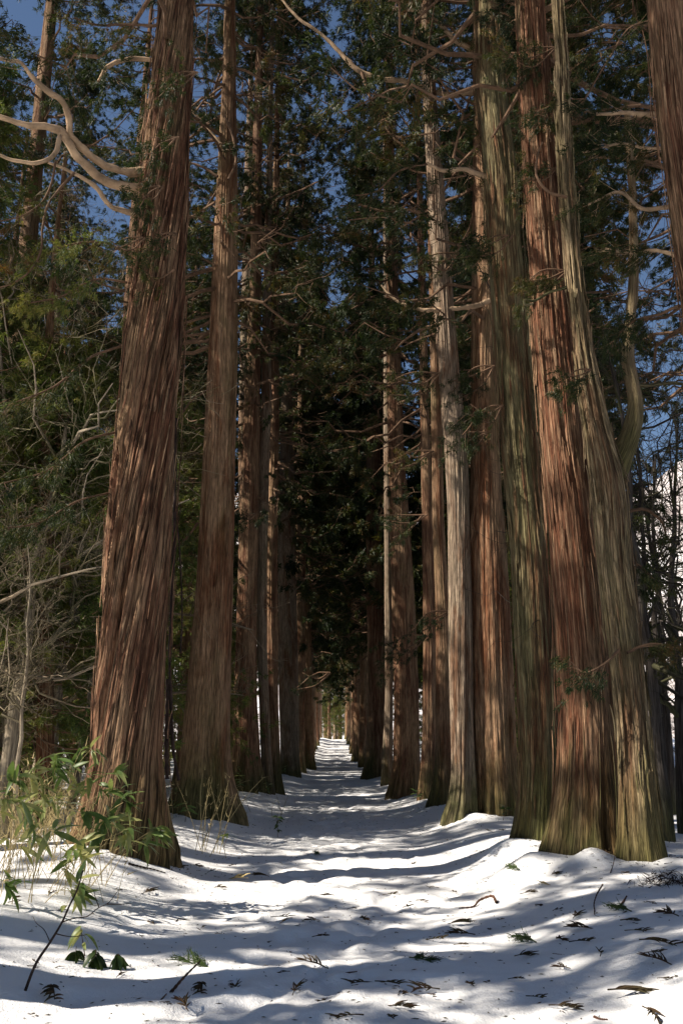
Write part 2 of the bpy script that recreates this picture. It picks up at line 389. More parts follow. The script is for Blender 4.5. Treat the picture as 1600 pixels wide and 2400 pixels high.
def limb_foliage(mb, P, rg, tw_n, tw_l, clumps, nb, ln, wd, s0=0.3, twr=0.006, mi_leaf=1, mi_twig=0, seg=3, clump=None):
    """P (N,K,3) limbs: side twigs with leafy tips"""
    N, K, _ = P.shape
    s = np.linspace(s0, 1.0, tw_n)[None, :] + rg.uniform(-0.03, 0.03, (N, tw_n)); s = np.clip(s, 0, 1) * (K - 1)
    i = np.minimum(s.astype(int), K - 2); u = (s - i)[..., None]; idx = np.arange(N)[:, None]
    B = P[idx, i] * (1 - u) + P[idx, i + 1] * u
    T = norm(P[idx, i + 1] - P[idx, i])
    S = norm(np.cross(T, np.array([0, 0, 1.0]))) * rg.choice([-1, 1], (N, tw_n, 1))
    d = norm(T * 0.55 + S * rg.uniform(.3, 1.1, (N, tw_n, 1)) + np.array([0, 0, -0.35]) + 0.25 * rg.normal(size=(N, tw_n, 3)))
    l = tw_l * rg.uniform(0.5, 1.3, (N, tw_n, 1))
    p1 = B + d * l * 0.5; p2 = B + d * l + np.array([0, 0, 0.10]) * l
    Q = np.stack([B, p1, p2], 2).reshape(-1, 3, 3)
    tubes(mb, Q, np.tile([twr, twr * .8, twr * .5], (len(Q), 1)), seg, mi_twig)
    Bf, df, lf = B.reshape(-1, 3), d.reshape(-1, 3), l.reshape(-1, 1)
    if clump is not None:      # foliage grows in clumps with open gaps between them
        fq_, th_ = (.62, -.22) if clump < 400 else (.40, .02)
        kp = noise(Bf[:, 0] * fq_, Bf[:, 1] * fq_, Bf[:, 2] * fq_, clump) > th_
        Bf, df, lf = Bf[kp], df[kp], lf[kp]
    for c in range(clumps):
        t = (c + 1) / clumps
        blades(mb, Bf + df * lf * (0.25 + 0.75 * t) + 0.05 * rg.normal(size=Bf.shape), df, nb, ln, wd, 0.55, mi_leaf, rg)
def crown_mesh(seed, z0, ztop, Lmax, nl, inner=0.8, tw=9, nb=9, ln=0.16, wd=0.03, clumps=3, leaf=None, bare=0.15, power=0.7, asym=True, wood=None, clump=True, thick=1.0):
    rg = np.random.default_rng(seed)
    u = np.sort(rg.uniform(0, 1, nl)) ** 0.9
    z = z0 + (ztop - z0) * u; az = rg.uniform(0, 2 * math.pi, nl)
    L = (Lmax * (1 - u) ** power + 0.5) * rg.uniform(0.65, 1.15, nl)
    if asym: L *= 1 - (1 - inner) * np.clip(np.cos(az), 0, 1)     # +x of a crown faces the path
    K = 8; s = np.linspace(0, 1, K)
    d = np.stack([np.cos(az), np.sin(az), np.zeros(nl)], -1)
    sag = rg.uniform(0.15, 0.55, nl); up = rg.uniform(0.15, 0.5, nl)
    P = d[:, None, :] * (L[:, None] * s)[..., None]
    P[..., 2] = z[:, None] + L[:, None] * (-sag[:, None] * s + up[:, None] * s ** 2.2)
    wob = rg.normal(size=(nl, K, 3)) * 0.05 * L[:, None, None] * s[None, :, None] ** .5
    P += wob
    mb = MB()
    tubes(mb, P, thick * (0.009 + 0.010 * L[:, None] * (1 - s) ** 1.2), 5, 0)
    low = u < bare
    for sel, s0, t in ((low, 0.55, max(3, tw // 2)), (~low, 0.22, tw)):
        if sel.any(): limb_foliage(mb, P[sel], rg, t, 0.62 * (Lmax / 3.5), clumps, nb, ln, wd, s0, clump=seed if clump else None)
    return mb.mesh('crown', [wood or M_limb, leaf or M_leaf], False)

CR = [crown_mesh(100 + i, z0, 36 + i, L, nl, inn, 20, 26, 0.12, 0.026, 4) for i, (z0, L, nl, inn) in enumerate([(9.0, 4.2, 80, .72), (8.6, 4.0, 80, .8), (10.0, 4.6, 78, .75), (9.5, 4.1, 80, .85)])]
CRF = [crown_mesh(200 + i, z0, 34 + i, L, nl, 0.95, 15, 18, 0.26, 0.07, 3) for i, (z0, L, nl) in enumerate([(8.5, 4.3, 88), (7.5, 4.1, 88), (10, 4.5, 88)])]
CRS = [crown_mesh(400 + i, 9.5 - i, 34, 4.4, 66, .9, 18, 15, .22, .075, 4) for i in range(2)]  # crowns for unseen trees, gaps shaped to cast broad sun patches
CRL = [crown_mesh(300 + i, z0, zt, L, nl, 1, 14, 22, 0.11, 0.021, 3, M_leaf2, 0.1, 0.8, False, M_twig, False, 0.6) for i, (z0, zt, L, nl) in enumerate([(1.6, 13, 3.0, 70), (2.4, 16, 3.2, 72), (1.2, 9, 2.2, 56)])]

# ------------------------------------------------------------------ the avenue trees
# name of rows: (y, left, right) in the 1568 px view ; base y ; material ...
AV = [
 dict(k='L1', b=(290, 1985), m=M_rope, rows=[(1990,165,400),(1950,192,388),(1850,208,382),(1700,216,380),(1500,229,386),(1350,240,392),(1200,250,400),(1000,270,410),(800,289,418),(600,309,426),(400,326,435),(200,345,441),(0,365,444)],
      seg=290, dz=.06, twist=.27, ridge=.022, flute=.06, rope=True, lobes=.22, kn=[(940, .3, .11, .07), (925, -.2, .16, -.03), (1030, -.6, .16, -.03), (700, .2, .12, .05)], lab='huge leaning cedar with spiral ropey bark, nearest trunk left of the path'),
 dict(k='L2', b=(470, 1880), m=M_mid, rows=[(1890,385,548),(1850,398,535),(1800,408,530),(1700,418,526),(1500,438,531),(1350,450,535),(1200,458,539),(1000,469,541),(800,480,545),(600,489,546),(400,499,545),(200,510,542),(0,516,540)],
      seg=220, dz=.1, ridge=.017, flute=.05, lobes=.26, kn=[(1347, .15, .09, .09), (1440, -.1, .05, .04), (1620, .1, .08, -.04)], lab='orange-brown sunlit cedar with a knot hole, behind the spiral cedar'),
 dict(k='L3', b=(566, 1822), m=M_red, rows=[(1830,522,608),(1780,530,600),(1600,536,590),(1400,543,590),(1200,548,594),(1000,556,597),(800,566,598),(600,574,600),(400,578,601)],
      seg=100, dz=.1, ridge=.008, flute=.04, lab='smooth dark red cedar trunk, third along the left row'),
 dict(k='L3b', b=(556, 1800), m=M_grey, rows=[(1800,548,580),(1200,548,572),(1000,547,573),(800,551,580),(600,556,584),(400,560,582)],
      seg=60, dz=.12, ridge=.015, flute=.05, lab='pale grey cedar half hidden behind the smooth red cedar'),
 dict(k='L4', b=(608, 1828), m=M_grey, rows=[(1835,602,630),(1700,597,622),(1500,590,614),(1300,590,614),(1100,592,618),(900,600,624),(700,604,622)],
      seg=64, dz=.12, ridge=.012, flute=.05, lab='slender pale cedar trunk beside a dark ridged one in left row'),
 dict(k='L4b', b=(632, 1825), m=M_red, rows=[(1832,618,656),(1790,620,645),(1600,613,638),(1300,612,638),(1100,615,640),(900,618,641),(700,620,640)],
      seg=70, dz=.12, ridge=.022, flute=.09, lab='dark ridged cedar with flared foot, path side of the slender pale one'),
 dict(k='L5', b=(668, 1785), m=M_grey, rows=[(1790,644,692),(1740,644,688),(1500,640,684),(1200,641,678),(1000,644,672),(800,648,668),(600,652,668)],
      seg=70, dz=.15, ridge=.014, flute=.10, lab='grey-brown cedar with shaded right half, mid way along left row'),
 dict(k='L6', b=(706, 1768), m=M_mid, rows=[(1772,690,724),(1700,690,721),(1500,688,716),(1200,690,712)],
      seg=50, dz=.25, ridge=.014, flute=.10, lab='brown cedar just beyond the grey-brown half-shaded one, left row'),
 dict(k='R1', b=(1478, 1995), m=M_tan, rows=[(2003,1420,1542),(1960,1424,1526),(1900,1424,1514),(1800,1421,1504),(1700,1418,1492),(1600,1409,1482),(1500,1399,1470),(1400,1386,1458),(1300,1374,1449),(1200,1367,1441),(1130,1360,1436),(1060,1353,1420),(1000,1346,1398),(900,1330,1377),(800,1318,1357),(700,1308,1341),(600,1299,1332),(500,1291,1323),(400,1284,1315),(300,1281,1308),(150,1275,1300)],
      seg=180, dz=.07, ridge=.012, flute=.07, lobes=.15, kn=[(1175, -.7, .1, -.07), (1760, .2, .08, .05), (1500, -.3, .09, .04)], lab='slender leaning forked cedar, rightmost trunk of the right row'),
 dict(k='R2', b=(1345, 1975), m=M_red2, rows=[(1992,1258,1436),(1930,1268,1427),(1800,1277,1424),(1600,1281,1412),(1400,1272,1393),(1200,1258,1371),(1000,1241,1342),(800,1226,1320),(600,1216,1300),(400,1205,1281),(200,1195,1262),(0,1185,1250)],
      seg=220, dz=.1, ridge=.015, flute=.07, lobes=.2, lab='broad red-brown cedar standing between forked cedar and mossy cedar'),
 dict(k='R3', b=(1228, 1945), m=M_moss, rows=[(1958,1168,1280),(1900,1186,1275),(1800,1190,1280),(1700,1190,1282),(1500,1181,1272),(1300,1172,1258),(1200,1165,1250),(1000,1147,1234),(800,1136,1215),(600,1121,1200),(400,1110,1188),(200,1090,1162),(0,1090,1150)],
      seg=180, dz=.1, ridge=.009, flute=.035, lobes=.16, lab='straight cedar with green mossy bark, third trunk from the right'),
 dict(k='R4', b=(1130, 1880), m=M_mid, kn=[(1230, -.8, .15, .07), (1700, -.3, .1, .04)], rows=[(1895,1080,1200),(1850,1088,1194),(1800,1088,1188),(1700,1084,1184),(1500,1076,1176),(1300,1072,1166),(1220,1074,1160),(1100,1080,1150),(900,1080,1146),(700,1082,1146),(500,1084,1146),(200,1088,1146)],
      seg=190, dz=.1, ridge=.014, flute=.07, lobes=.2, lab='massive twin-stemmed cedar with roots spread onto the snow, right row'),
 dict(k='R5', b=(1012, 1852), m=M_mid, rows=[(1860,984,1042),(1800,998,1036),(1600,1002,1036),(1400,1000,1032),(1200,992,1020),(1000,990,1016)],
      seg=70, dz=.1, ridge=.012, flute=.06, lab='narrow cedar with mossy foot, left of the twin-stemmed cedar'),
 dict(k='R6', b=(980, 1838), m=M_red, rows=[(1842,962,1002),(1700,969,1000),(1500,972,1000),(1300,970,996)],
      seg=50, dz=.15, ridge=.012, flute=.07, lab='narrow shaded cedar between the mossy-footed one and a wide one'),
 dict(k='R7', b=(934, 1832), m=M_red, rows=[(1840,893,970),(1780,904,966),(1600,906,964),(1400,901,954),(1200,895,941),(1000,890,926),(800,888,918)],
      seg=100, dz=.1, ridge=.012, flute=.10, lab='wide red cedar with orange sunlit left edge, middle of right row'),
 dict(k='R8', b=(888, 1806), m=M_grey, rows=[(1812,874,902),(1600,884,902),(1300,882,900),(1000,880,900)],
      seg=40, dz=.2, ridge=.012, flute=.07, lab='thin pale cedar squeezed behind the wide red cedar'),
 dict(k='R9', b=(858, 1790), m=M_red, rows=[(1797,832,886),(1740,838,882),(1600,843,884),(1400,842,880),(1200,840,876),(1000,842,872)],
      seg=70, dz=.15, ridge=.014, flute=.10, lab='nearly black shaded cedar, far part of right row'),
 dict(k='R10', b=(832, 1764), m=M_mid, rows=[(1768,822,842),(1650,826,842),(1400,826,841)],
      seg=30, dz=.3, ridge=.01, flute=.08, lab='small distant cedar just beyond the nearly black one'),
 dict(k='R0', b=(1800, 2060), m=M_red, D=10.3, rows=[(2060,1700,1890),(1500,1675,1810),(1000,1620,1750),(750,1575,1700),(600,1554,1675),(450,1532,1650),(300,1512,1625),(100,1492,1605)],
      seg=110, dz=.12, ridge=.014, flute=.06, lab='reddish cedar leaning into the picture at its top right corner'),
]
GRP_AV = 'old cedars lining the snowy avenue'
TREES = {}
for t in AV:
    if 'D' in t: D = t['D']; p = at(q(t['b'][0]), q(t['b'][1]), D)
    else: p = hit(q(t['b'][0]), q(t['b'][1]), base_ground); D = p[1]
    t['pos'] = np.array([p[0], D, float(base_ground(p[0], D))])
    rb = q(t['rows'][0][2] - t['rows'][0][1]) / 2 / F * D
    MOUNDS.append((p[0], D, rb + 0.55, 0.09 if rb > .35 else 0.05))
for k_, ox, oy, r_, h_ in (('R2', -.75, -.35, .3, .14), ('R2', -.1, -.75, .22, .14), ('R3', -.45, -.3, .3, .12), ('R1', .3, -.35, .3, .08), ('R4', -.5, -.5, .3, .1)):
    p_ = [t for t in AV if t['k'] == k_][0]['pos']; MOUNDS.append((p_[0] + ox, p_[1] + oy, r_, h_))
MOUNDS.append((AV[0]['pos'][0] - 0.9, AV[0]['pos'][1] - 0.6, 1.3, 0.14))
for i, t in enumerate(AV):
    b = t['pos']; D = b[1]; k = t['k']
    b = np.array([b[0], b[1], float(ground(b[0], D))])
    root = thing('cedar_tree', t['lab'], 'cedar tree', b, GRP_AV)
    top = 36 + (i * 7) % 5
    near = D < 25
    me, fn = trunk_mesh(t['rows'], D, b, t['seg'], t['dz'], t.get('twist', 0.04 * ((i % 3) - 1)), t['ridge'], t['flute'], 40 + i * 3, t['m'], top, t.get('rope', False), t.get('lobes', .18), zlim=min(1.65 + D * .98 + 1, 26), knots=t.get('kn', ()))
    obj('trunk', me, root)
    t['root'] = root; t['fn'] = fn; TREES[k] = t
    if D < 18:
        rs = np.random.default_rng(500 + i); n_ = 210; mbs = MB(); nz = 7
        z0_ = b[2] + rs.uniform(.15, min(14, D * .95), n_); ln_ = rs.uniform(.25, 1.3, n_); th0 = -math.pi / 2 + rs.uniform(-1.75, 1.75, n_)
        w2 = rs.uniform(.006, .022, n_); lift = rs.uniform(.0, .045, n_); up_ = rs.choice([0, 1], n_); sk = t.get('twist', 0.0)
        VV = []
        for a_ in range(nz):
            u_ = a_ / (nz - 1); zz_ = z0_ + ln_ * u_; fx = np.array([fn(zq) for zq in zz_]); e_ = np.where(up_ == 1, u_, 1 - u_)
            rr_ = fx[:, 1] * (1 + .02) + .022 + lift * e_ ** 3; th_ = th0 + sk * ln_ * u_ + .02 * np.sin(u_ * 3 + th0 * 9)
            ww = w2 / np.maximum(fx[:, 1], .1) * (1 - .75 * np.abs(2 * u_ - 1) ** 2)
            for sg in (-1, 0, 1): VV.append(np.stack([fx[:, 0] + (rr_ + .008 * (sg == 0)) * np.cos(th_ + sg * ww), b[1] + (rr_ + .008 * (sg == 0)) * np.sin(th_ + sg * ww), zz_], -1) - b)
        VV = np.stack(VV, 1).reshape(-1, 3); k_ = np.arange(n_)[:, None, None] * nz * 3; a_ = np.arange(nz - 1)[None, :, None] * 3; j_ = np.arange(2)[None, None, :]
        mbs.add(VV, np.stack([k_ + a_ + j_, k_ + a_ + j_ + 1, k_ + a_ + j_ + 4, k_ + a_ + j_ + 3], -1).reshape(-1, 4), 0, np.stack([np.repeat(th0, nz * 3) * .5 + np.tile(np.arange(3) * .01, nz * n_), VV[:, 2]], -1))
        so = obj('loose_bark', mbs.mesh('loose_bark', [t['m']], False, True), root); so['kind'] = 'stuff'
    if k in ('L3b', 'L4', 'R8', 'R5', 'R1'): continue       # their heads merge with the neighbour's
    cm = (CR if D < 45 else CRF)[i % (4 if D < 45 else 3)]
    xt, _ = fn(11 if D < 18 else 14)
    c = obj('crown', cm, root, (xt - b[0], 0, 0))
    left = b[0] < 0
    c.rotation_euler = (0, 0, (0 if left else math.pi) + random.uniform(-.5, .5))
    if D > 14:
        c2_ = c.copy(); C.objects.link(c2_); c2_.parent = root; c2_.rotation_euler = (0, 0, c.rotation_euler[2] + (2.2 if D > 25 else .5)); c2_.scale = (.9, .9, 1.06)
    if k == 'L1': c.scale = (.8, .8, 1.25)
    else: c.scale = (1, 1, (1.08 if D < 20 else 1.0) + 0.03 * (i % 3))
# second stem of the twin cedar
t = TREES['R4']; b = np.array(t['root'].location)
me, fnb = trunk_mesh([(1905,1012,1092),(1850,1030,1092),(1800,1036,1092),(1650,1034,1086),(1500,1030,1084),(1350,1031,1082),(1200,1028,1078),(1100,1024,1077),(1000,1018,1072),(900,1010,1060),(800,1003,1052),(700,998,1042),(600,992,1036),(500,984,1026),(400,980,1018),(300,974,1008),(200,970,1000),(0,965,994)], b[1] - .25, b - np.array([0, .25, 0]), 120, .06, 0.05, .014, .09, 99, M_grey, 27, False, .2, 18)
s2 = obj('trunk', me, t['root']); s2.location = (0, -0.25, 0)
# upright fork of the forked cedar
t1 = TREES['R1']; b1 = np.array(t1['root'].location); D1 = b1[1]
fork = [(1392,1130,34),(1418,1065,30),(1440,1015,25),(1455,965,21),(1458,920,18),(1450,870,17),(1440,820,16),(1444,760,14),(1452,680,13),(1456,560,12),(1450,420,10),(1440,250,8)]
pts = np.array([list(at(q(x), q(y), D1 + 0.12)) + [q(r) / F * D1] for x, y, r in fork])
sp = spline(pts, 90)
mb = MB(); tubes(mb, (sp[None, :, :3] - b1), sp[None, :, 3], 24, 0)
V = mb.v[0]; V += 0.012 * np.stack([fbm(V[:, 0] * 9, V[:, 1] * 9, V[:, 2] * 2.5, 70 + a, 3) for a in range(3)], -1)
obj('fork_stem', mb.mesh('fork_stem', [M_tan], True, True), t1['root'])

# ------------------------------------------------------------------ hand placed limbs and hanging sprays (parts of their trees)
def limb(k, pts, D, name='branch', m=None, r=None, fol=0, off=None, seg=9, lab=None, dd=0.0, leaf=None):
    t = TREES[k]; b = np.array(t['root'].location)
    n = len(pts)
    P = np.array([list(at(q(p[0]), q(p[1]), D + dd * (i / (n - 1)))) + [q(p[2]) / F * D * 0.5] for i, p in enumerate(pts)])
    S = spline(P, 14 * (n - 1) // 2 + 8)
    S[:, 3] = np.clip(S[:, 3], 0.002, None)
    mb = MB(); tubes(mb, (S[None, :, :3] - b), S[None, :, 3], seg, 0)
    V = mb.v[0]; rr = np.repeat(S[:, 3], seg)[:, None]
    V += rr * 0.35 * np.stack([fbm(V[:, 0] * 7, V[:, 1] * 7, V[:, 2] * 7, 75 + a, 2) for a in range(3)], -1)
    if fol:
        rg = np.random.default_rng(int(pts[0][0] * 7 + pts[0][1]))
        limb_foliage(mb, (S[None, ::2, :3] - b), rg, int(fol * 1.5), 0.40, 4, 22, 0.075, 0.013, 0.3, 0.0035)
    o = obj(name, mb.mesh(name, [m or (M_palelimb if pts[0][2] > 10 else M_limb), leaf or M_leaf], True, True), t['root'])
    if lab: o['label'] = lab
    return o
dL = TREES['L1']['pos'][1]
limb('L1', [(340,432,26),(290,428,24),(240,412,23),(195,378,22),(160,335,22),(140,300,22),(115,291,18),(60,284,15),(-20,262,13),(-120,200,8)], dL, dd=-1.2, lab='thick pale S-curved limb')
limb('L1', [(340,398,24),(280,392,21),(230,375,19),(190,340,17),(163,310,16),(157,262,15),(142,232,15),(105,205,14),(70,172,11),(52,145,9),(20,138,9),(-60,120,6)], dL, dd=-1.6, fol=4)
limb('L1', [(138,312,13),(130,345,12),(110,365,11),(75,374,10),(35,368,9),(-20,348,6)], dL - 1.0, dd=-.4)
limb('L1', [(335,492,18),(290,485,15),(250,470,13),(225,435,12),(200,415,10),(160,392,8),(110,372,6)], dL, dd=-.8)
limb('L1', [(170,395,7),(140,430,7),(110,470,6),(98,520,6),(95,570,6),(75,615,5),(30,650,4),(-10,662,3)], dL - .9, fol=4, dd=-.3)
limb('L1', [(128,370,6),(118,420,6),(95,465,5),(50,495,4),(0,508,3)], dL - .8, fol=3, dd=-.3)
limb('L1', [(430,238,14),(385,150,11),(300,135,12),(250,150,10),(225,185,6)], dL + .2, fol=6, dd=-.3)
limb('L1', [(390,60,8),(280,55,7),(215,55,6),(170,40,4)], dL, fol=8, dd=-.8)
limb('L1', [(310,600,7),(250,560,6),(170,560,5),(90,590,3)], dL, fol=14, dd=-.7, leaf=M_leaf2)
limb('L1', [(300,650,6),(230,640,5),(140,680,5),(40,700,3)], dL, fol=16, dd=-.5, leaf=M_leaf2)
limb('L1', [(290,790,7),(210,820,6),(120,890,5),(20,930,3)], dL, fol=16, dd=-.9)
limb('L1', [(275,990,6),(200,1010,5),(110,1080,4),(10,1110,3)], dL, fol=18, dd=-1.2)
limb('L1', [(262,1130,5),(180,1150,4),(90,1200,4),(0,1215,3)], dL, fol=16, dd=-1.0)
limb('L1', [(400,620,5),(360,640,4),(330,625,3)], dL - .5, fol=4)
dM = TREES['L2']['pos'][1]
limb('L2', [(525,412,9),(540,380,9),(538,330,8),(525,285,8),(515,265,6)], dM - .3)
limb('L2', [(505,330,12),(480,300,10),(455,270,8),(430,240,6)], dM - .3)
limb('L2', [(500,405,8),(460,380,6),(430,372,4)], dM - .3, fol=5)
limb('L2', [(495,610,6),(460,590,5),(430,580,3)], dM - .3, fol=5)
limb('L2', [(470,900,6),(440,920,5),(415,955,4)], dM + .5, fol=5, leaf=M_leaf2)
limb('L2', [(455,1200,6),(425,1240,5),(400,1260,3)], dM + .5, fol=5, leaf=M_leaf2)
dR3 = TREES['R3']['pos'][1]; dR4 = TREES['R4']['pos'][1]; dR2 = TREES['R2']['pos'][1]
limb('R4', [(1100,210,17),(1040,217,16),(985,208,15),(935,186,14),(875,180,13),(825,162,13),(780,118,11),(735,75,9),(690,45,8),(645,-5,6)], dR4, lab='long curved limb reaching over the path', dd=-.5)
limb('R4', [(830,165,8),(855,235,8),(880,285,7),(925,335,6),(960,360,4)], dR4 - .3)
limb('R4', [(1090,115,14),(1050,95,13),(1005,50,12),(960,25,10),(900,15,8),(860,-8,6)], dR4, dd=-.4)
limb('R3', [(1200,410,15),(1150,412,15),(1105,402,14),(1060,388,12),(1020,392,11),(980,376,8)], dR3, dd=-.3, fol=3)
limb('R3', [(985,376,6),(920,390,5),(860,440,4),(800,450,3)], dR3 - .3, fol=10, dd=-.2)
limb('R4', [(1125,690,13),(1085,704,13),(1040,708,12),(985,712,11),(935,702,9),(900,682,7),(876,655,4)], dR4 - .4, lab='bare pale limb curving left over the path')
limb('R4', [(1000,745,10),(960,760,8),(925,785,5),(905,805,3)], dR4 - .4)
limb('R4', [(985,502,8),(935,480,7),(890,486,6),(830,472,5),(780,472,4)], dR4 - .2, fol=8)
limb('R4', [(990,520,6),(940,512,5),(880,500,4),(800,505,3)], dR4 - .2, fol=6)
limb('R4', [(1010,400,6),(960,395,5),(900,370,4),(850,350,3)], dR4 - .2, fol=9)
limb('R1', [(1302,452,9),(1262,442,8),(1238,418,8),(1230,385,7),(1236,350,5),(1245,326,4)], D1 - .15, lab='bare hooked branch curling upward')
limb('R1', [(1300,660,8),(1260,672,7),(1225,690,7),(1203,690,6),(1206,700,5),(1225,696,4)], D1 - .2, m=M_grey, lab='broken stub with a bent end')
limb('R1', [(1440,880,10),(1490,885,10),(1540,880,9),(1620,890,7)], D1 + .4, m=M_grey)
limb('R1', [(1470,240,8),(1400,250,7),(1340,258,5)], D1 + .1, fol=9)
limb('R1', [(1330,250,5),(1400,130,5),(1450,60,4),(1520,40,3)], D1 + .1, fol=9)
limb('R1', [(1420,1495,7),(1380,1530,5),(1340,1545,4),(1310,1520,2)], D1 - .45, fol=7)
limb('R1', [(1440,1500,7),(1490,1480,6),(1560,1490,4)], D1 - .3, fol=10)
limb('R1', [(1430,1180,8),(1480,1170,8),(1520,1200,6),(1530,1230,4)], D1 + .3, fol=6)
limb('R1', [(1430,1280,5),(1470,1300,4),(1500,1330,3)], D1, fol=9)
limb('R0', [(1560,250,18),(1500,262,16),(1430,258,12),(1370,262,8)], 10.4, fol=9, dd=.4)
limb('R0', [(1560,470,14),(1480,480,11),(1420,440,9),(1350,470,5)], 10.5, fol=12, dd=.5)
limb('R0', [(1560,590,12),(1500,575,10),(1440,580,8),(1390,570,5)], 10.5, fol=14, dd=.5)
limb('R0', [(1560,700,9),(1520,720,8),(1450,740,6),(1400,790,4)], 10.5, fol=12, dd=.5)
limb('R0', [(1600,330,12),(1500,340,9),(1420,330,7),(1340,350,4)], 10.5, fol=16, dd=.5)
# sprays that hang in front of the right-hand trunks
def spray(k, px, py, size, D, lab=None, leaf=None):
    rg = np.random.default_rng(int(px * 3 + py))
    s = size
    for a in range(3):
        x0 = px + s * rg.uniform(-.1, .1) + s * .5; y0 = py - s * .25
        limb(k, [(x0, y0, 5), (px + s * rg.uniform(-.2, .2), py + s * (a - 1) * .25, 4), (px - s * rg.uniform(.5, 1.0), py + s * rg.uniform(-.3, .8), 2.5)], D, name='leafy_spray', m=M_limb, fol=max(3, int(s / 16)), leaf=leaf, seg=5)
for k, x, y, s, D in [('R4', 960, 880, 95, dR4 - .6), ('R4', 940, 1480, 80, dR4 + 1.5), ('R4', 1000, 1420, 60, dR4 + 1), ('R4', 1010, 600, 80, dR4 - .5),
                      ('R4', 1100, 860, 80, dR4 - .5), ('R4', 1080, 1010, 70, dR4 - .4), ('R3', 1130, 560, 80, dR3 - .6), ('R3', 1120, 950, 75, dR3 - .6),
                      ('R2', 1260, 640, 80, dR2 - .6), ('R2', 1230, 130, 90, dR2 - .5), ('R2', 1300, 250, 90, dR2 - .5), ('R2', 1250, 400, 60, dR2 - .6),
                      ('R7', 940, 1200, 70, 19.5), ('R7', 960, 1050, 60, 19.5), ('R1', 1330, 860, 50, D1 - .4), ('R2', 1380, 120, 90, dR2 - .5),
                      ('L1', 370, 550, 60, dL - .9), ('L1', 350, 440, 50, dL - .9), ('L1', 380, 330, 60, dL - .9), ('L1', 300, 560, 60, dL - .9), ('L1', 420, 180, 60, dL - .8),
                      ('L3', 573, 1187, 22, 22), ('L5', 730, 1560, 60, 34), ('R3', 1190, 20, 80, dR3 - .7)]:
    spray(k, x, y, s, D)

# ------------------------------------------------------------------ the forest around
def gen_trunk(seed, r, h, seg, mt):
    rg = np.random.default_rng(seed); n = 40
    z = np.concatenate([np.linspace(-0.5, 8, 24), np.linspace(8.6, h, n - 24)])
    hh = np.clip(z, 0, None); rad = r * (1 - hh / h) ** 0.75 * (1 + .5 * np.exp(-hh / .5)) + .01
    th = np.linspace(0, 2 * math.pi, seg + 1)[:-1]; TH, H = np.meshgrid(th, z)
    RR = rad[:, None] * (1 + .16 * fbm(np.cos(TH) * 2.2, np.sin(TH) * 2.2, H * .12, seed, 3))
    lx = .25 * np.sin(hh / h * 3 + seed); ly = .2 * np.sin(hh / h * 4 + seed * 2)
    V = np.stack([lx[:, None] + RR * np.cos(TH), ly[:, None] + RR * np.sin(TH), H], -1)
    i = np.arange(n - 1)[:, None] * seg; j = np.arange(seg)[None, :]; j2 = (j + 1) % seg
    mb = MB(); mb.add(V, np.stack([i + j, i + j2, i + seg + j2, i + seg + j], -1).reshape(-1, 4), 0, np.stack([np.abs(TH - math.pi) * r, H], -1).reshape(-1, 2))
    return mb.mesh('trunk', [mt], True, True)
GT = [gen_trunk(5, .42, 36, 26, M_mid), gen_trunk(6, .36, 35, 26, M_red), gen_trunk(8, .40, 37, 26, M_grey)]
GTL = [gen_trunk(15, .16, 14, 12, M_mid), gen_trunk(16, .18, 17, 12, M_red)]
def plant(name, label, cat, group, x, y, tm, cm, rz=0, sc_=1.0, flip=0, twice=True):
    r = thing(name, label, cat, (x, y, float(ground(x, y))), group)
    a = obj('trunk', tm, r); a.rotation_euler = (0, 0, rz)
    c = obj('crown', cm, r); c.rotation_euler = (0, 0, flip + rz * .2)
    if twice:
        d_ = c.copy(); C.objects.link(d_); d_.parent = r; d_.rotation_euler = (0, 0, flip + 2.4); d_.scale = (.93, .93, .97)
    r.scale = (sc_, sc_, sc_); return r
placed = [(t['pos'][0], t['pos'][1]) for t in AV]
def free(x, y, d): return all((x - a) ** 2 + (y - b) ** 2 > d * d for a, b in placed)
# far rows of the avenue
for side in (-1, 1):
    y = 58.0 if side < 0 else 62.0
    i = 0
    while y < 175:
        x = side * random.uniform(2.3, 2.9) - 0.35 - (0.01 * (y - 60))
        placed.append((x, y))
        plant('cedar_tree', ('distant cedar in the left row closing in on the far end of the path' if side < 0 else 'distant cedar in the right row closing in on the far end of the path'), 'cedar tree',
              'distant cedars of the left row' if side < 0 else 'distant cedars of the right row', x, y, GT[i % 3], CRF[i % 3], random.uniform(0, 6), random.uniform(.85, 1.05), 0 if side < 0 else math.pi, side > 0 and y < 110)
        y += random.uniform(3.2, 5.2) * (1 if y < 120 else 1.6); i += 1
# rows behind the camera and forest to the left: they shade the path
FOREST = []
for y in (-26, -19, -13, -6.5, 0.5, 6.0): FOREST.append((-4.6 + random.uniform(-.4, .3), y))
for y in (-14, -7, 1.0): FOREST.append((4.6 + random.uniform(-.3, .4), y))
random.seed(21)
def scatter(x0, x1, y0, y1, n, d, ok=lambda x, y: True):
    out = []
    for _ in range(n * 30):
        if len(out) >= n: break
        x, y = random.uniform(x0, x1), random.uniform(y0, y1)
        if free(x, y, d) and ok(x, y): placed.append((x, y)); out.append((x, y))
    return out
inview = lambda x, y: abs(x) < y * .36
FOREST += [(-13, 11), (-11.5, 5.5), (-8, -2.5), (-9.5, 1.5), (-15.5, 4.5), (-10.5, -6), (-17, -4), (-19.5, 9.5)]  # added out of view to dapple the near trunks and snow
FOREST += [(-11, 22), (-9.5, 26), (-7.2, 30), (7.0, 27), (8.0, 34), (7.4, 43), (9.5, 47), (6.9, 14.5), (8.6, 18.5), (10.6, 23.5), (11.0, 15.0), (14, 21)]
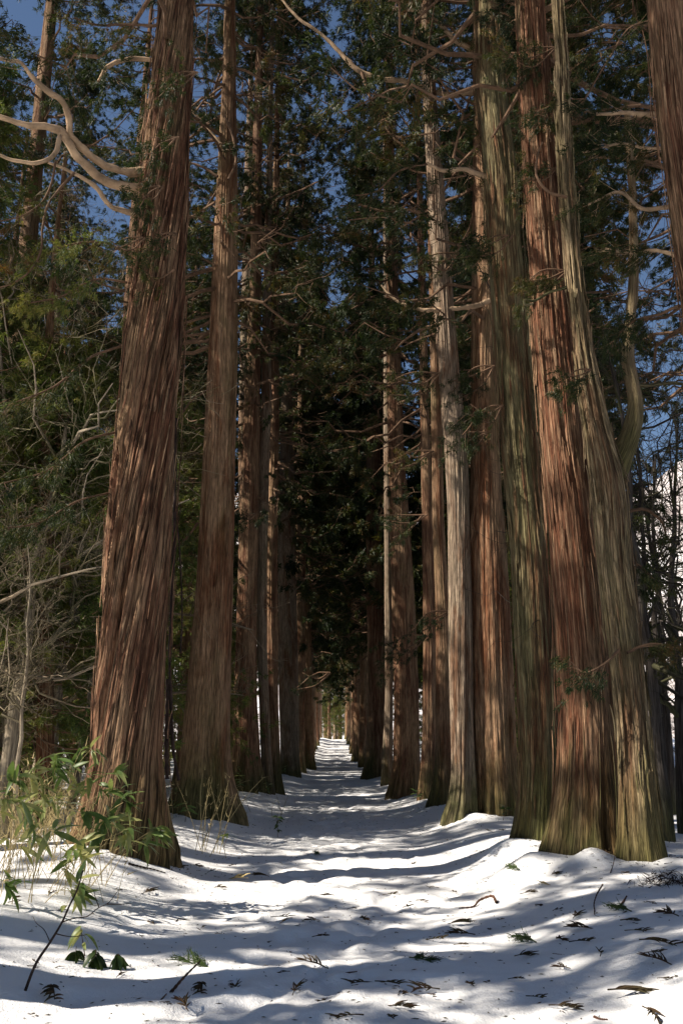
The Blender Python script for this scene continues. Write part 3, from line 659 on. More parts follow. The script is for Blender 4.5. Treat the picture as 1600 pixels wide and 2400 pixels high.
leftf = [(-6.8, 41), (-8, 35), (-12.5, 38), (-9, 47)] + scatter(-26, -13, 36, 60, 10, 3.4) + scatter(-34, -11, 55, 90, 18, 4.6) + scatter(-45, -8, 90, 150, 20, 6.0)
placed += leftf[:4]
notright = lambda x, y: x < .27 * y
rightf = scatter(6.5, 13, 30, 90, 20, 3.4, notright) + scatter(6, 40, 90, 160, 34, 5, notright)
for i in range(13):
    x = -7 + i * 1.15; plant('cedar_tree', 'distant cedar standing across the far end of the snowy path', 'cedar tree', 'cedars across the end of the path', x, 184 + (i * 7) % 22, GT[i % 3], CRL[i % 3], i, 1.0, i, True)
def wood_label(i, y, side): return '%s cedar %s the wood behind the %s row of the avenue' % (('brown-barked', 'red-barked', 'grey-barked')[i % 3], 'near the edge of' if y < 45 else 'in the middle of' if y < 85 else 'deep in', side)
for i, (x, y) in enumerate(FOREST):
    placed.append((x, y))
    far_ = y > 12; sd_ = 'left' if x < 0 else 'right'
    plant('cedar_tree', wood_label(i, y, sd_) if far_ else 'tall cedar of the wood beside and behind the viewer', 'cedar tree', ('cedars of the wood on the ' + sd_) if far_ else 'cedars outside the picture', x, y, GT[i % 3], CRF[i % 3] if y > 33 else CRS[i % 2] if x < -6 and y < 12 else CR[i % 4], random.uniform(0, 6), random.uniform(.85, 1.05), random.uniform(0, 6) if x < -6 else (0 if x < 0 else math.pi), x > 5)
for i, (x, y) in enumerate(leftf):
    plant('cedar_tree', wood_label(i, y, 'left'), 'cedar tree', 'cedars of the wood on the left', x, y, GT[i % 3], (CR if y < 40 else CRF)[i % 3], random.uniform(0, 6), random.uniform(.7, 1.0), random.uniform(0, 6), y < 52)
for i, (x, y) in enumerate(rightf):
    plant('cedar_tree', wood_label(i, y, 'right'), 'cedar tree', 'cedars of the wood on the right', x, y, GT[i % 3], CRF[i % 3], random.uniform(0, 6), random.uniform(.7, 1.0), random.uniform(0, 6))
und = scatter(-16, -5.8, 17, 40, 19, 2.0) + scatter(-30, -6, 40, 80, 14, 3) + scatter(5.5, 9, 26, 60, 5, 3, notright)
for i, (x, y) in enumerate(und):
    plant('young_conifer', '%s young olive-green conifer under the tall cedars %s' % (('dense', 'tall open-crowned', 'short bushy')[i % 3], 'on the right' if x > 0 else 'close behind the left row' if y < 40 else 'far back on the left'), 'young conifer', 'young conifers in the understorey', x, y, GTL[i % 2], CRL[i % 3], random.uniform(0, 6), random.uniform(.8, 1.15), random.uniform(0, 6))

# ------------------------------------------------------------------ bare trees
def bare_tree(seed, h, r, levels=4, up=0.5, kink=0.22, nb=9, mt=0):
    rg = np.random.default_rng(seed); tr = MB(); br = MB()
    K = 12; s = np.linspace(0, 1, K)
    P = np.zeros((1, K, 3)); P[0, :, 2] = -0.3 + (h + .3) * s
    P[0, :, :2] = np.cumsum(rg.normal(size=(K, 2)) * h * .012, 0) * (s[:, None] + .1)
    Rd = (r * (1 - s * .85))[None]
    tubes(tr, P, Rd, 12, 0)
    cur, cr, L = P, Rd, h * .42
    n = nb
    for lv in range(levels - 1):
        N = len(cur)
        u = rg.uniform(.25 if lv == 0 else .15, 1, (N, n)) * (K - 1); i = np.minimum(u.astype(int), cur.shape[1] - 2); f = (u - i)[..., None]
        idx = np.arange(N)[:, None]
        B = (cur[idx, i] * (1 - f) + cur[idx, i + 1] * f).reshape(-1, 3); T = norm(cur[idx, i + 1] - cur[idx, i]).reshape(-1, 3)
        rb = (cr[idx, i] * .62).reshape(-1)
        d = norm(T * .5 + rg.normal(size=T.shape) * .62 + np.array([0, 0, up * .45]))
        l = L * rg.uniform(.5, 1.1, (len(B), 1)); Kk = 7 if lv < 2 else 5; ss = np.linspace(0, 1, Kk)
        Q = B[:, None] + d[:, None] * (l * ss)[..., None]
        w_ = np.cumsum(rg.normal(size=(len(B), Kk, 3)), 1) * kink * .25 * l[:, :, None]; w_[:, 0] = 0
        Q = Q + w_
        Rq = np.maximum(rb[:, None] * (1 - ss * .75), .0035)
        tubes(br, Q, Rq, 6 if lv == 0 else (4 if lv == 1 else 3), 0)
        cur, cr, L, n = Q, Rq, L * .52, (7 if lv == 0 else 6)
        K = Kk
    return tr, br
def bare(seed, mt, **k):
    a, b = bare_tree(seed, **k)
    return a.mesh('trunk', [mt], True, True), b.mesh('crown', [mt], True, True)
BP = [bare(31, M_pale, h=8.5, r=.14), bare(32, M_pale, h=7.0, r=.10), bare(33, M_pale, h=5, r=.05, nb=12)]
BD = [bare(41, M_dkb, h=8.5, r=.13, kink=.4), bare(42, M_dkb, h=7.0, r=.10, kink=.45), bare(43, M_dkb, h=3.2, r=.03, nb=14, up=1.0)]
def bareplant(label, group, px, py, D, pair, tilt=0.0, s=1.0, rz=0, name='bare_tree', cat='bare tree'):
    p = at(q(px), q(py), D); x = p[0]
    r = thing(name, label, cat, (x, D, float(ground(x, D))), group)
    obj('trunk', pair[0], r); obj('crown', pair[1], r); r.rotation_euler = (0, tilt, rz); r.scale = (s,) * 3; placed.append((x, D)); return r
bareplant('pale bare tree leaning left at the left edge of the picture', 'bare trees on the left', 45, 1750, 19, BP[0], -.16, 1.15, 0)
bareplant('straight pale bare trunk standing left of the spiral cedar', 'bare trees on the left', 112, 1740, 21, BP[0], .0, 1.2, 0)
bareplant('grey bare trunk leaning right, close behind the spiral cedar', 'bare trees on the left', 168, 1740, 23, BP[1], .12, 1.25, 0)
bareplant('thin pale bare tree tilted behind the dwarf bamboo', 'bare trees on the left', 20, 1780, 16, BP[1], -.22, 1.0, 0)
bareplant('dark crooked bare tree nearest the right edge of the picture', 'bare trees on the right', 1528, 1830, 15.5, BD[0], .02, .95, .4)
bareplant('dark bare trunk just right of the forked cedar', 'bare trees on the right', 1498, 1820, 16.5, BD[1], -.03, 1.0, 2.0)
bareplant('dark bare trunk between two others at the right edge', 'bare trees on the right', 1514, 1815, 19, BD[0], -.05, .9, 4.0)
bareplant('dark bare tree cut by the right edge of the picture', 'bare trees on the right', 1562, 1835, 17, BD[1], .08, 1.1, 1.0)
for i in range(24):
    D = random.uniform(15, 36) if i < 14 else random.uniform(20, 60)
    x = -random.uniform(.26, .38) * D - .8
    if i >= 18: x = random.uniform(.3, .38) * D + .3
    r = thing('bare_shrub' if i % 2 else 'bare_tree', ('%s thin bare tree %s the left wood' % (('pale', 'slender pale', 'many-twigged low')[i % 3], 'at the near edge of' if D < 22 else 'in the middle of' if D < 29 else 'deeper in')) if i < 18 else 'thin bare tree on the open snow at the right', 'bare tree', (x, D, float(ground(x, D))), 'thin bare trees in the left wood' if i < 18 else 'thin bare trees on the right')
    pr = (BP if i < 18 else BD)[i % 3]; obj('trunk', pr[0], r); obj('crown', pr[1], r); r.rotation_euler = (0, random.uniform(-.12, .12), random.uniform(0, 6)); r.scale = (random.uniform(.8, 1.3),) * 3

# ------------------------------------------------------------------ snow ground and hills
def axis(fine0, fine1, step, out0, out1, g=1.12):
    a = list(np.arange(fine0, fine1, step)); s = step
    while a[-1] < out1: s *= g; a.append(a[-1] + s)
    s = step; b = [fine0]
    while b[-1] > out0: s *= g; b.append(b[-1] - s)
    return np.array(b[::-1][:-1] + a)
xs = axis(-5.5, 5.5, .062, -700, 700, 1.10)
ys = list(np.arange(4.8, 15, .052)); s = .045
while ys[-1] < 1100: s = min(s * 1.012, .5) if ys[-1] < 170 else s * 1.15; ys.append(ys[-1] + s)
s = .05; yb = [4.8]
while yb[-1] > -400: s *= 1.2; yb.append(yb[-1] - s)
ys = np.array(yb[::-1][:-1] + ys)
X, Y = np.meshgrid(xs, ys)
Z = ground(X, Y, True)
# footprints trodden along the middle
fr = np.random.default_rng(3)
for _ in range(420):
    fy = fr.uniform(6, 45); fx = fr.normal() * .7 - .15; a = fr.normal() * .35; dp = fr.uniform(.015, .05)
    i0, i1 = np.searchsorted(ys, [fy - .5, fy + .5]); j0, j1 = np.searchsorted(xs, [fx - .5, fx + .5])
    dx, dy = X[i0:i1, j0:j1] - fx, Y[i0:i1, j0:j1] - fy
    u = dx * math.cos(a) + dy * math.sin(a); v = -dx * math.sin(a) + dy * math.cos(a)
    e = (u / .09) ** 2 + (v / .17) ** 2
    Z[i0:i1, j0:j1] += -dp * np.exp(-e * e * .6) + dp * .1 * np.exp(-((e - 1.8) ** 2))
n, m_ = X.shape
i = np.arange(n - 1)[:, None] * m_; j = np.arange(m_ - 1)[None, :]
mb = MB(); mb.add(np.stack([X, Y, Z], -1), np.stack([i + j, i + j + 1, i + m_ + j + 1, i + m_ + j], -1).reshape(-1, 4))
g = obj('snow_ground', mb.mesh('snow_ground', [M_snow])); g['kind'] = 'structure'; g['label'] = 'snow-covered forest floor and trodden path'
# snowy mountain side beyond the trees
az = np.linspace(R(-75), R(75), 260); dd = np.linspace(0, 1, 60)
A_, Dd = np.meshgrid(az, dd)
rad = 330 + 420 * Dd
hx, hy = rad * np.sin(A_), rad * np.cos(A_)
hz = -2 + (235 + 60 * fbm(A_ * 2.5, 0, 0, 61, 3)) * np.sin(np.clip(Dd * 1.05, 0, 1) * math.pi / 2) * Dd ** .25 + 14 * fbm(hx * .012, hy * .012, 0, 62, 4) * Dd
n, m_ = A_.shape; i = np.arange(n - 1)[:, None] * m_; j = np.arange(m_ - 1)[None, :]
mb = MB(); mb.add(np.stack([hx, hy, hz], -1), np.stack([i + j, i + j + 1, i + m_ + j + 1, i + m_ + j], -1).reshape(-1, 4))
hl = obj('mountain', mb.mesh('mountain', [M_hill])); hl['kind'] = 'structure'; hl['label'] = 'snowy mountain side with bare woods'
# ------------------------------------------------------------------ dwarf bamboo with broad leaves in front of the spiral cedar
def c1(x, y): return (x / 1.96, 1500 + y / 1.96)          # measured on enlarged views of the photograph
def c2(x, y): return (800 + x / 1.96, 1500 + y / 1.96)
def leaf_mesh(seed, ln, wd, droop, m, fold=0.25):
    rg = np.random.default_rng(seed); K = 8; s = np.linspace(0, 1, K)
    wv = wd * np.sin(np.clip(s, 0, 1) ** .75 * math.pi) ** .8 * .5
    y = ln * s; z = -droop * ln * s ** 2 + .02 * rg.normal(); tw = rg.normal() * .3 * s
    wv = wv * 1.3; L_ = np.stack([-wv * np.cos(tw), y, z + wv * fold - wv * np.sin(tw)], -1); M_ = np.stack([0 * s, y, z], -1); R_ = np.stack([wv * np.cos(tw), y, z + wv * fold + wv * np.sin(tw)], -1)
    V = np.stack([L_, M_, R_], 1).reshape(-1, 3); f = []
    for i in range(K - 1):
        for j in (0, 1): a = i * 3 + j; f.append((a, a + 1, a + 4, a + 3))
    mb = MB(); mb.add(V, np.array(f)); return mb.mesh('leaf', [m], True)
BL = [leaf_mesh(i, l, w_, d, M_bamboo) for i, (l, w_, d) in enumerate([(.27, .050, .25), (.23, .046, .5), (.30, .055, .15), (.20, .040, .7), (.16, .034, .3)])]
DL = [leaf_mesh(20 + i, l, .045, .55, M_dkleaf) for i, l in enumerate([.13, .15, .11])]
def stem_tube(mb, a, b, r, bow=0.1, K=10, mi=0, rg=None):
    a, b = np.array(a, float), np.array(b, float); s = np.linspace(0, 1, K)[:, None]
    P = a + (b - a) * s; P[:, 2] += np.linalg.norm(b - a) * bow * np.sin(s[:, 0] * math.pi)
    if rg is not None: P += rg.normal(size=P.shape) * .004 * s
    tubes(mb, P[None], (r * (1 - .6 * s[:, 0]))[None], 5, mi); return P
def put_leaf(root, b, p, d, me, rg, roll=.5):
    d = mathutils.Vector(d).normalized()
    o = obj('leaf', me, root, p - b)
    qn = d.to_track_quat('Y', 'Z'); o.rotation_mode = 'QUATERNION'
    o.rotation_quaternion = qn @ mathutils.Quaternion((0, 1, 0), float(rg.normal() * roll)); s = float(rg.uniform(.65, 1.05)); o.scale = (s, s, s)
BAMBOO = [
 ((190, 1010), 10.2, [(420, 500), (330, 580), (400, 625), (260, 545)], 'dwarf bamboo with the highest leaf fan, against the spiral cedar'),
 ((330, 1000), 10.4, [(540, 620), (470, 690), (350, 700), (570, 745)], 'dwarf bamboo arching right across the spiral cedar trunk'),
 ((60, 1030), 10.0, [(230, 570), (150, 620), (250, 745), (180, 700)], 'dwarf bamboo thick with leaves left of the spiral cedar'),
 ((20, 1060), 9.8, [(60, 650), (60, 760), (20, 720), (120, 780)], 'sparse dwarf bamboo at the left picture edge'),
 ((360, 1040), 10.2, [(380, 800), (520, 830), (570, 880), (470, 840)], 'dwarf bamboo with dark broad leaves low on the spiral cedar'),
 ((430, 1060), 10.4, [(430, 930), (640, 930), (730, 890), (690, 880)], 'low dwarf bamboo reaching to the right foot of the spiral cedar'),
 ((0, 1300), 8.9, [(90, 940), (160, 900), (230, 870)], 'long thin dwarf bamboo culms slanting from the lower left edge'),
 ((300, 1130), 9.6, [(310, 1020), (360, 990), (290, 1060)], 'small dwarf bamboo tuft on the snow mound before the cedar'),
 ((240, 1190), 9.2, [(320, 1140), (350, 1130)], 'drooping dark bamboo tuft hanging over the mound'),
 ((0, 1190), 9.3, [(20, 1120)], 'single drooping leaf fan at the left edge above the snow'),
]
rgb = np.random.default_rng(5)
for (rp, D, fans, lab) in BAMBOO:
    r0 = at(*c1(*rp), D); r0[2] = float(ground(r0[0], r0[1])) - .02
    root = thing('dwarf_bamboo', lab, 'dwarf bamboo', r0, 'dwarf bamboo plants on the left')
    mb = MB()
    for fp in fans:
        tip = at(*c1(*fp), D - .2 + rgb.uniform(-.3, .35)); st = r0 + rgb.normal(size=3) * [.12, .12, 0]
        P = stem_tube(mb, st - r0, tip - r0, .0045, .14, rg=rgb)
        dirn = norm(P[-1] - P[-3])
        for b_ in range(2):       # two little side shoots
            e = P[-3] + norm(rgb.normal(size=3) + dirn) * .16; stem_tube(mb, P[-4], e, .003, .05, 5)
            for k in range(2):
                put_leaf(root, np.zeros(3), e, norm(dirn * .4 + rgb.normal(size=3) * .6 + [.25, -.1, -.15]), BL[int(rgb.integers(5))], rgb)
        for k in range(7):
            a = rgb.normal(size=3) * .55
            put_leaf(root, np.zeros(3), P[-1] + rgb.normal(size=3) * .02, norm(dirn * .35 + a + np.array([.4, -.1, -.2])), BL[int(rgb.integers(4))], rgb)
    obj('culm', mb.mesh('culm', [M_straw], True), root)
# small plants
def tuft(lab, px, n, up, D=None, name='broadleaf_seedling', cat='seedling', meshes=DL, h=.1, droop=-.6, grp=None, sp=.7):
    p = hit(*px); root = thing(name, lab, cat, p, grp); mb = MB()
    top = np.array([rgb.normal() * .03, 0, h]); stem_tube(mb, (0, 0, -.03), top, .005, 0)
    for k in range(n):
        a = k / n * 2 * math.pi + rgb.normal() * .3
        put_leaf(root, np.zeros(3), top * rgb.uniform(up, 1), norm(np.array([math.cos(a) * sp, math.sin(a) * sp, droop + rgb.normal() * .2])), meshes[k % len(meshes)], rgb)
    obj('stem', mb.mesh('stem', [M_stick], True), root)
tuft('wilted dark-leaved tuft, left of three poking from the snow', c1(345, 1475), 7, .5, h=.10, sp=.9)
tuft('wilted dark-leaved tuft with longest leaves, middle of three in the snow', c1(438, 1505), 11, .5, h=.12, sp=.9)
tuft('wilted dark-leaved tuft, right of three poking from the snow', c1(556, 1515), 12, .6, h=.11, sp=.9)
tuft('upright sprout behind the three wilted tufts', c1(395, 1462), 6, .4, h=.22, droop=-.3, meshes=BL[3:])
tuft('dark evergreen seedling by the path below the second left cedar', c1(1275, 905), 14, .2, h=.42, droop=.1, sp=1)
tuft('pale bamboo sprout on the snow left of the evergreen seedling', c1(1025, 962), 6, .4, meshes=BL[3:], h=.25, droop=.0)
tuft('leafy sprout at the foot of the sunlit cedar', c1(850, 835), 9, .4, meshes=BL, h=.35, droop=.1)
tuft('leafy bamboo clump between second and third left cedars', c1(1100, 700), 16, .2, meshes=BL, h=.8, droop=.2, sp=1.2)
tuft('low leafy clump before the smooth red cedar', c1(1225, 715), 9, .2, meshes=BL, h=.35, droop=.2)
tuft('bamboo clump left of the sunlit cedar foot', c1(790, 800), 8, .2, meshes=BL, h=.5, droop=.2)
tuft('small evergreen plant at the foot of the twin-stemmed cedar', c2(740, 830), 10, .3, h=.25, droop=.3)
tuft('low plant at the foot of the wide red cedar', c2(345, 745), 10, .3, h=.3, droop=.3, meshes=BL)
tuft('tiny plant on the path bank in the left distance', (665, 1822), 9, .3, h=.5, droop=.3, meshes=BL)
# sticks and twigs
def ground_stick(name, lab, cat, pts, r, m=None, lift=None, side=None, seg=6):
    P = np.array([hit(*p) for p in pts]); P[:, 2] += r * .6
    if lift is not None: P[:, 2] += np.array(lift)
    b = P[0].copy(); S = spline(P - b, 8 * len(pts)); mb = MB()
    kn = 1 + .25 * np.sin(np.arange(len(S)) * 2.1)
    tubes(mb, S[None], (r * kn * np.linspace(1, .45, len(S)))[None], seg)
    o = thing(name, lab, cat, b, None, None, mb.mesh(name, [m or M_stick], True)); return o
ground_stick('fallen_branch', 'dark curved fallen branch lying on the path snow', 'branch', [c2(712, 1212), c2(690, 1205), c2(640, 1212), c2(600, 1232), c2(540, 1238)], .016, lift=[0, .05, .03, 0, 0])
ground_stick('fallen_twig', 'hook-shaped thin twig lying on the snow at the right', 'twig', [c2(1200, 1142), c2(1170, 1190), c2(1162, 1245), c2(1185, 1277), c2(1250, 1276), c2(1310, 1250)], .008, lift=[.03, .02, .01, 0, 0, 0])
ground_stick('fallen_stick', 'short thick stick beside the hook-shaped twig', 'stick', [c2(1268, 1242), c2(1290, 1215), c2(1310, 1182)], .014)
ground_stick('fallen_stick', 'straight broken stick propped on the snow in front', 'stick', [c1(785, 1625), c1(850, 1585), c1(918, 1550)], .012, lift=[0, .05, .10])
ground_stick('fallen_stick', 'upright splinter holding up the propped stick', 'stick', [c1(925, 1622), c1(921, 1590), c1(916, 1552)], .007)
ground_stick('fallen_twig', 'short dark twig below the propped stick', 'twig', [c1(738, 1662), c1(752, 1645), c1(765, 1630)], .007)
ground_stick('fallen_twig', 'thin bent brown twig on the lit snow, left of centre', 'twig', [c1(808, 1297), c1(830, 1285), c1(855, 1288), c1(885, 1315), c1(920, 1335)], .006, m=M_litter)
ground_stick('fallen_twig', 'thin twig at the bottom edge on the right', 'twig', [c2(1160, 1738), c2(1190, 1748), c2(1222, 1750)], .009)
ground_stick('fallen_twig', 'short dark twig near the bottom centre', 'twig', [c2(0, 1540), c2(35, 1533), c2(72, 1528)], .008)
ground_stick('fallen_twig', 'thin reddish straight twig right of centre foreground', 'twig', [c2(970, 1445), c2(1020, 1450), c2(1075, 1450)], .005)
ground_stick('fallen_twig', 'thin arched twig in the middle of the foreground', 'twig', [c2(630, 1355), c2(655, 1347), c2(695, 1365)], .005)
ground_stick('fallen_twig', 'long thin dark twig lying across the left foreground', 'twig', [c1(572, 1655), c1(610, 1650), c1(662, 1660)], .005)
ground_stick('fallen_branch', 'dark bark strip on the mound at the spiral cedar foot', 'branch', [c1(590, 1032), c1(640, 1045), c1(710, 1060), c1(760, 1075)], .014, m=M_dark)
ground_stick('fallen_twig', 'thin twig leaning on the snow below the forked cedar', 'twig', [c2(1235, 1072), c2(1250, 1040), c2(1262, 1010)], .006, lift=[0, .03, .1])
# leaning stems at the lower left
def lean(name, lab, cat, pts, D, r, m, side=(), dD=0.0, end=None):
    g0 = hit(*pts[0]); D0 = g0[1]
    P = np.array([g0 - [0, 0, .05]] + [at(p[0], p[1], D0 + dD * (i + 1) / len(pts)) for i, p in enumerate(pts[1:])])
    b = g0; S = spline(P - b, 10 * len(P)); mb = MB(); tubes(mb, S[None], (r * np.linspace(1, .4, len(S)))[None], 6)
    for sd_ in side:
        Q = np.array([at(p[0], p[1], D0 + dD * .5) for p in sd_]) - b; Q = spline(Q, 14)
        tubes(mb, Q[None], (r * .4 * np.linspace(1, .4, len(Q)))[None], 4)
    return thing(name, lab, cat, b, None, None, mb.mesh(name, [m], True))
lean('sapling', 'thin dark leafless sapling slanting up from the lower left snow', 'sapling', [c1(105, 1612), c1(170, 1480), c1(230, 1390), c1(285, 1298), c1(320, 1220), c1(350, 1160), c1(382, 1060)], 0, .012, M_dark,
     [[c1(285, 1298), c1(340, 1280), c1(400, 1272), c1(455, 1230), c1(490, 1215), c1(545, 1150)], [c1(455, 1230), c1(440, 1190), c1(430, 1150)], [c1(230, 1390), c1(200, 1330), c1(165, 1300), c1(150, 1270)], [c1(490, 1215), c1(560, 1215), c1(600, 1212)], [c1(250, 1350), c1(330, 1365), c1(400, 1355)]], .5)
lean('dead_branch', 'thick dark dead branch slanting in from the left edge', 'branch', [c1(165, 790), c1(120, 680), c1(70, 540), c1(30, 440), c1(-40, 330), c1(-120, 180)], 0, .045, M_dark, [[c1(70, 620), c1(50, 540), c1(20, 460)]], -2)
# vine behind the spiral cedar
bv = np.array(TREES['L1']['root'].location); mb = MB()
for pts, r in (([(404, 960), (402, 1080), (400, 1250), (394, 1400), (390, 1520), (394, 1640), (400, 1740), (411, 1793)], .022), ([(399, 1130), (409, 1220), (416, 1330), (418, 1430), (414, 1500)], .011), ([(386, 1560), (385, 1620), (382, 1700), (384, 1790)], .03), ([(384, 1640), (388, 1670), (383, 1700)], .035)):
    S = spline(np.array([at(q(x), q(y), bv[1] + .55) for x, y in pts]), 40); tubes(mb, (S - bv)[None], (r * (1 + .25 * np.sin(np.arange(40) * 1.3)))[None], 7)
thing('hanging_vine', 'dark rope-like vine hanging down the right side of the spiral cedar', 'vine', bv, None, None, mb.mesh('hanging_vine', [M_dark], True))

# fallen cedar sprigs
def sprig(seed, L, m, n=12, tuftn=0):
    rg = np.random.default_rng(seed); mb = MB(); K = 7; s = np.linspace(0, 1, K)
    P = np.stack([L * (s - .5), .18 * L * np.sin(s * 2.5) * rg.normal(), .05 * L * np.sin(s * 3.1) + .01], -1)
    tubes(mb, P[None], (.0045 * (1 - .5 * s))[None], 4)
    Q = []
    for k in range(n):
        u = rg.uniform(.15, 1) * (K - 1); i = min(int(u), K - 2); b = P[i] + (P[i + 1] - P[i]) * (u - i)
        d = norm(np.array([.8, rg.choice([-1, 1]) * rg.uniform(.3, 1.1), rg.uniform(0, .5)])); l = L * rg.uniform(.2, .45)
        t = np.linspace(0, 1, 4)[:, None]; pp = b + d * l * t; pp[:, 2] += -.25 * l * t[:, 0] ** 2 + .2 * l * t[:, 0]; pp[:, 0] += .3 * l * t[:, 0] ** 2; Q.append(pp)
    Q = np.array(Q); tubes(mb, Q, np.tile([.0042, .0055, .0048, .002], (len(Q), 1)), 4)
    if tuftn:
        blades(mb, Q[:, 1:].reshape(-1, 3), norm(np.repeat(Q[:, 3] - Q[:, 0], 3, 0)), tuftn, .035, .006, .4, 0, rg, 0)
    return mb.mesh('fallen_sprig', [m], True)
SB = [sprig(i, l, M_litter, n) for i, (l, n) in enumerate([(.20, 12), (.14, 8), (.24, 15), (.10, 6), (.17, 5)])]
SG = [sprig(30, .32, M_dkleaf, 20, 6), sprig(31, .16, M_dkleaf, 12, 4)]
SS = [sprig(40, .22, M_straw, 10)]
def put_sprig(px, me, lab, grp=None, s=1.0, tilt=0.0):
    p = hit(*px); o = thing('fallen_sprig', lab, 'sprig', p + [0, 0, .004], grp, None, me)
    o.rotation_euler = (random.uniform(-.15, .15), tilt + random.uniform(-.15, .15), random.uniform(0, 6.28)); o.scale = (s,) * 3; return o
random.seed(4)
for (px, me, s, lab) in [
 (c1(950, 1500), SG[0], 1.0, 'large dark green cedar sprig lying on the foreground snow'), (c1(1450, 1500), SB[2], 1.0, 'brown branching sprig in the foreground, right of the green sprig'),
 (c1(925, 1608), SB[2], 1.0, 'brown sprig under the propped broken stick'), (c1(1085, 1610), SB[0], .8, 'small brown sprig right of the propped stick'),
 (c1(1360, 1620), SB[0], .9, 'brown sprig near the bottom centre of the snow'), (c1(240, 1630), SB[2], 1.2, 'long brown sprig near the bottom left corner'),
 (c1(848, 1692), SB[0], 1.0, 'brown sprig at the bottom below the propped stick'), (c1(900, 1045), SB[0], 1.0, 'faint brown sprig on the slope right of the spiral cedar'),
 (c1(1200, 1090), SB[2], 1.0, 'brown sprig on the path level with the spiral cedar foot'), (c1(680, 1168), SB[0], 1.1, 'brown sprig on the mound below the spiral cedar'),
 (c1(1095, 1105), SS[0], 1.5, 'straw-coloured sprig in the hollow beside the spiral cedar'), (c1(1460, 990), SG[1], 1.2, 'small dark green sprig in the middle of the path'),
 (c2(1445, 1400), SB[2], 1.1, 'dark bushy brown sprig at the right of the foreground'), (c2(1112, 1335), SB[0], 1.1, 'round brown sprig standing up on the right snow'),
 (c2(1080, 1278), SB[0], 1.0, 'dark sprig just left of the hook-shaped twig'), (c2(1322, 1300), SB[1], 1.2, 'small sprig below the hook-shaped twig'),
 (c2(1515, 1270), SB[0], 1.2, 'brown sprig near the right edge below the dark heap'), (c2(1290, 1250), SG[1], 1.3, 'dark green sprig at the tip of the hook-shaped twig'),
 (c2(932, 1130), SS[0], .8, 'yellow-green sprig before the broad red-brown cedar'), (c2(800, 1062), SG[1], 1.6, 'dark sprig on the snow below the mossy cedar'),
 (c2(855, 1395), SG[1], 1.5, 'flat dark sprig in the middle of the right foreground'), (c2(835, 1462), SB[0], 1.0, 'brown sprig below the flat dark one'),
 (c2(1000, 1385), SB[0], .9, 'reddish sprig right of the flat dark one'), (c2(1465, 1487), SB[2], 1.0, 'flat reddish sprig near the right edge foreground'),
 (c2(540, 1310), SB[2], 1.0, 'rust-coloured flat sprig below the dark curved branch'), (c2(365, 1480), SG[1], 1.2, 'dark green small sprig in the shaded middle foreground'),
 (c2(1330, 1635), SB[2], 1.3, 'wide dark sprig in the lower right shade'), (c2(1430, 1740), SB[2], 1.1, 'brown sprig in the lower right corner')]:
    put_sprig(px, me, lab, None, s)
G_ = 'small fallen cedar sprigs scattered on the snow'
for px in [c1(1280, 1280), c1(1510, 1180), c1(1300, 1302), c1(240, 1172), c1(1070, 1040), c1(700, 1310), c1(1440, 1295), c1(1465, 1370), c1(960, 1070), c1(550, 1550), c1(60, 1190), c1(50, 1215), c1(1000, 1145), c1(850, 1045), c1(1375, 790), c1(1110, 800),
           c2(470, 1360), c2(560, 1360), c2(430, 1385), c2(100, 1290), c2(290, 1235), c2(360, 1207), c2(425, 1145), c2(895, 1225), c2(855, 1170), c2(1180, 1450), c2(1095, 1395), c2(1410, 1215), c2(1020, 1700), c2(890, 1650), c2(600, 1595), c2(390, 1615), c2(100, 1590), c2(210, 1585), c2(260, 1700), c2(40, 1745), c2(240, 1745), c2(1305, 1075), c2(275, 1630), c2(1020, 1515), c2(990, 1248), c2(980, 1085), c2(220, 1175), c2(330, 1035), c2(530, 1165), c2(680, 885), c2(735, 880), c2(1560, 1405), c2(1350, 1345), c2(1430, 580 + 170), c2(1495, 815)]:
    put_sprig(px, SB[random.choice([0, 1, 3, 4])], 'small brown cedar sprig lying on the snow', G_, random.uniform(.7, 1.1))
for _ in range(60):
    px = (random.uniform(20, 1580), random.uniform(2020, 2390) if random.random() < .55 else random.uniform(1850, 2020))
    if px[1] < 2040 and (px[0] < 420 or px[0] > 1000 + (px[1] - 1850) * .6): continue
    put_sprig(px, SB[random.choice([1, 3, 3, 4])], 'small brown cedar sprig lying on the snow', G_, random.uniform(.35, .75))
# dark heap of needles at the right
p = hit(*c2(1515, 1120)); mb = MB(); rg = np.random.default_rng(77)
Pc = rg.normal(size=(60, 3)) * [.16, .10, .02] + [0, 0, .03]; blades(mb, Pc, norm(rg.normal(size=(60, 3)) * [1, 1, .3]), 5, .10, .012, .6, 0, rg, .1)
thing('debris_heap', 'low dark heap of bark and needles on the snow near the right edge', 'debris heap', p, None, 'stuff', mb.mesh('debris_heap', [M_dark], False))
# bark crumbs and needles gathered round the feet of the near trees
mb = MB(); rg = np.random.default_rng(91)
for k_ in ('L1', 'L2', 'L3', 'R1', 'R2', 'R3', 'R4', 'R5', 'R7'):
    b_ = TREES[k_]['root'].location; n_ = 260; a = rg.uniform(0, 6.28, n_); d_ = TREES[k_]['fn'](b_[2] + .1)[1] + rg.exponential(.22, n_) + .02
    cx_, cy_ = b_[0] + d_ * np.cos(a), b_[1] + d_ * np.sin(a); P_ = np.stack([cx_, cy_, ground(cx_, cy_, True) + .008], -1)
    blades(mb, P_, norm(rg.normal(size=P_.shape) * [1, 1, .15]), 1, .05, .012, .1, 0, rg, 0)
o_ = obj('bark_litter', mb.mesh('bark_litter', [M_litter], False)); o_['kind'] = 'stuff'; o_['label'] = 'bark crumbs and needles round the tree feet'; o_['category'] = 'litter'
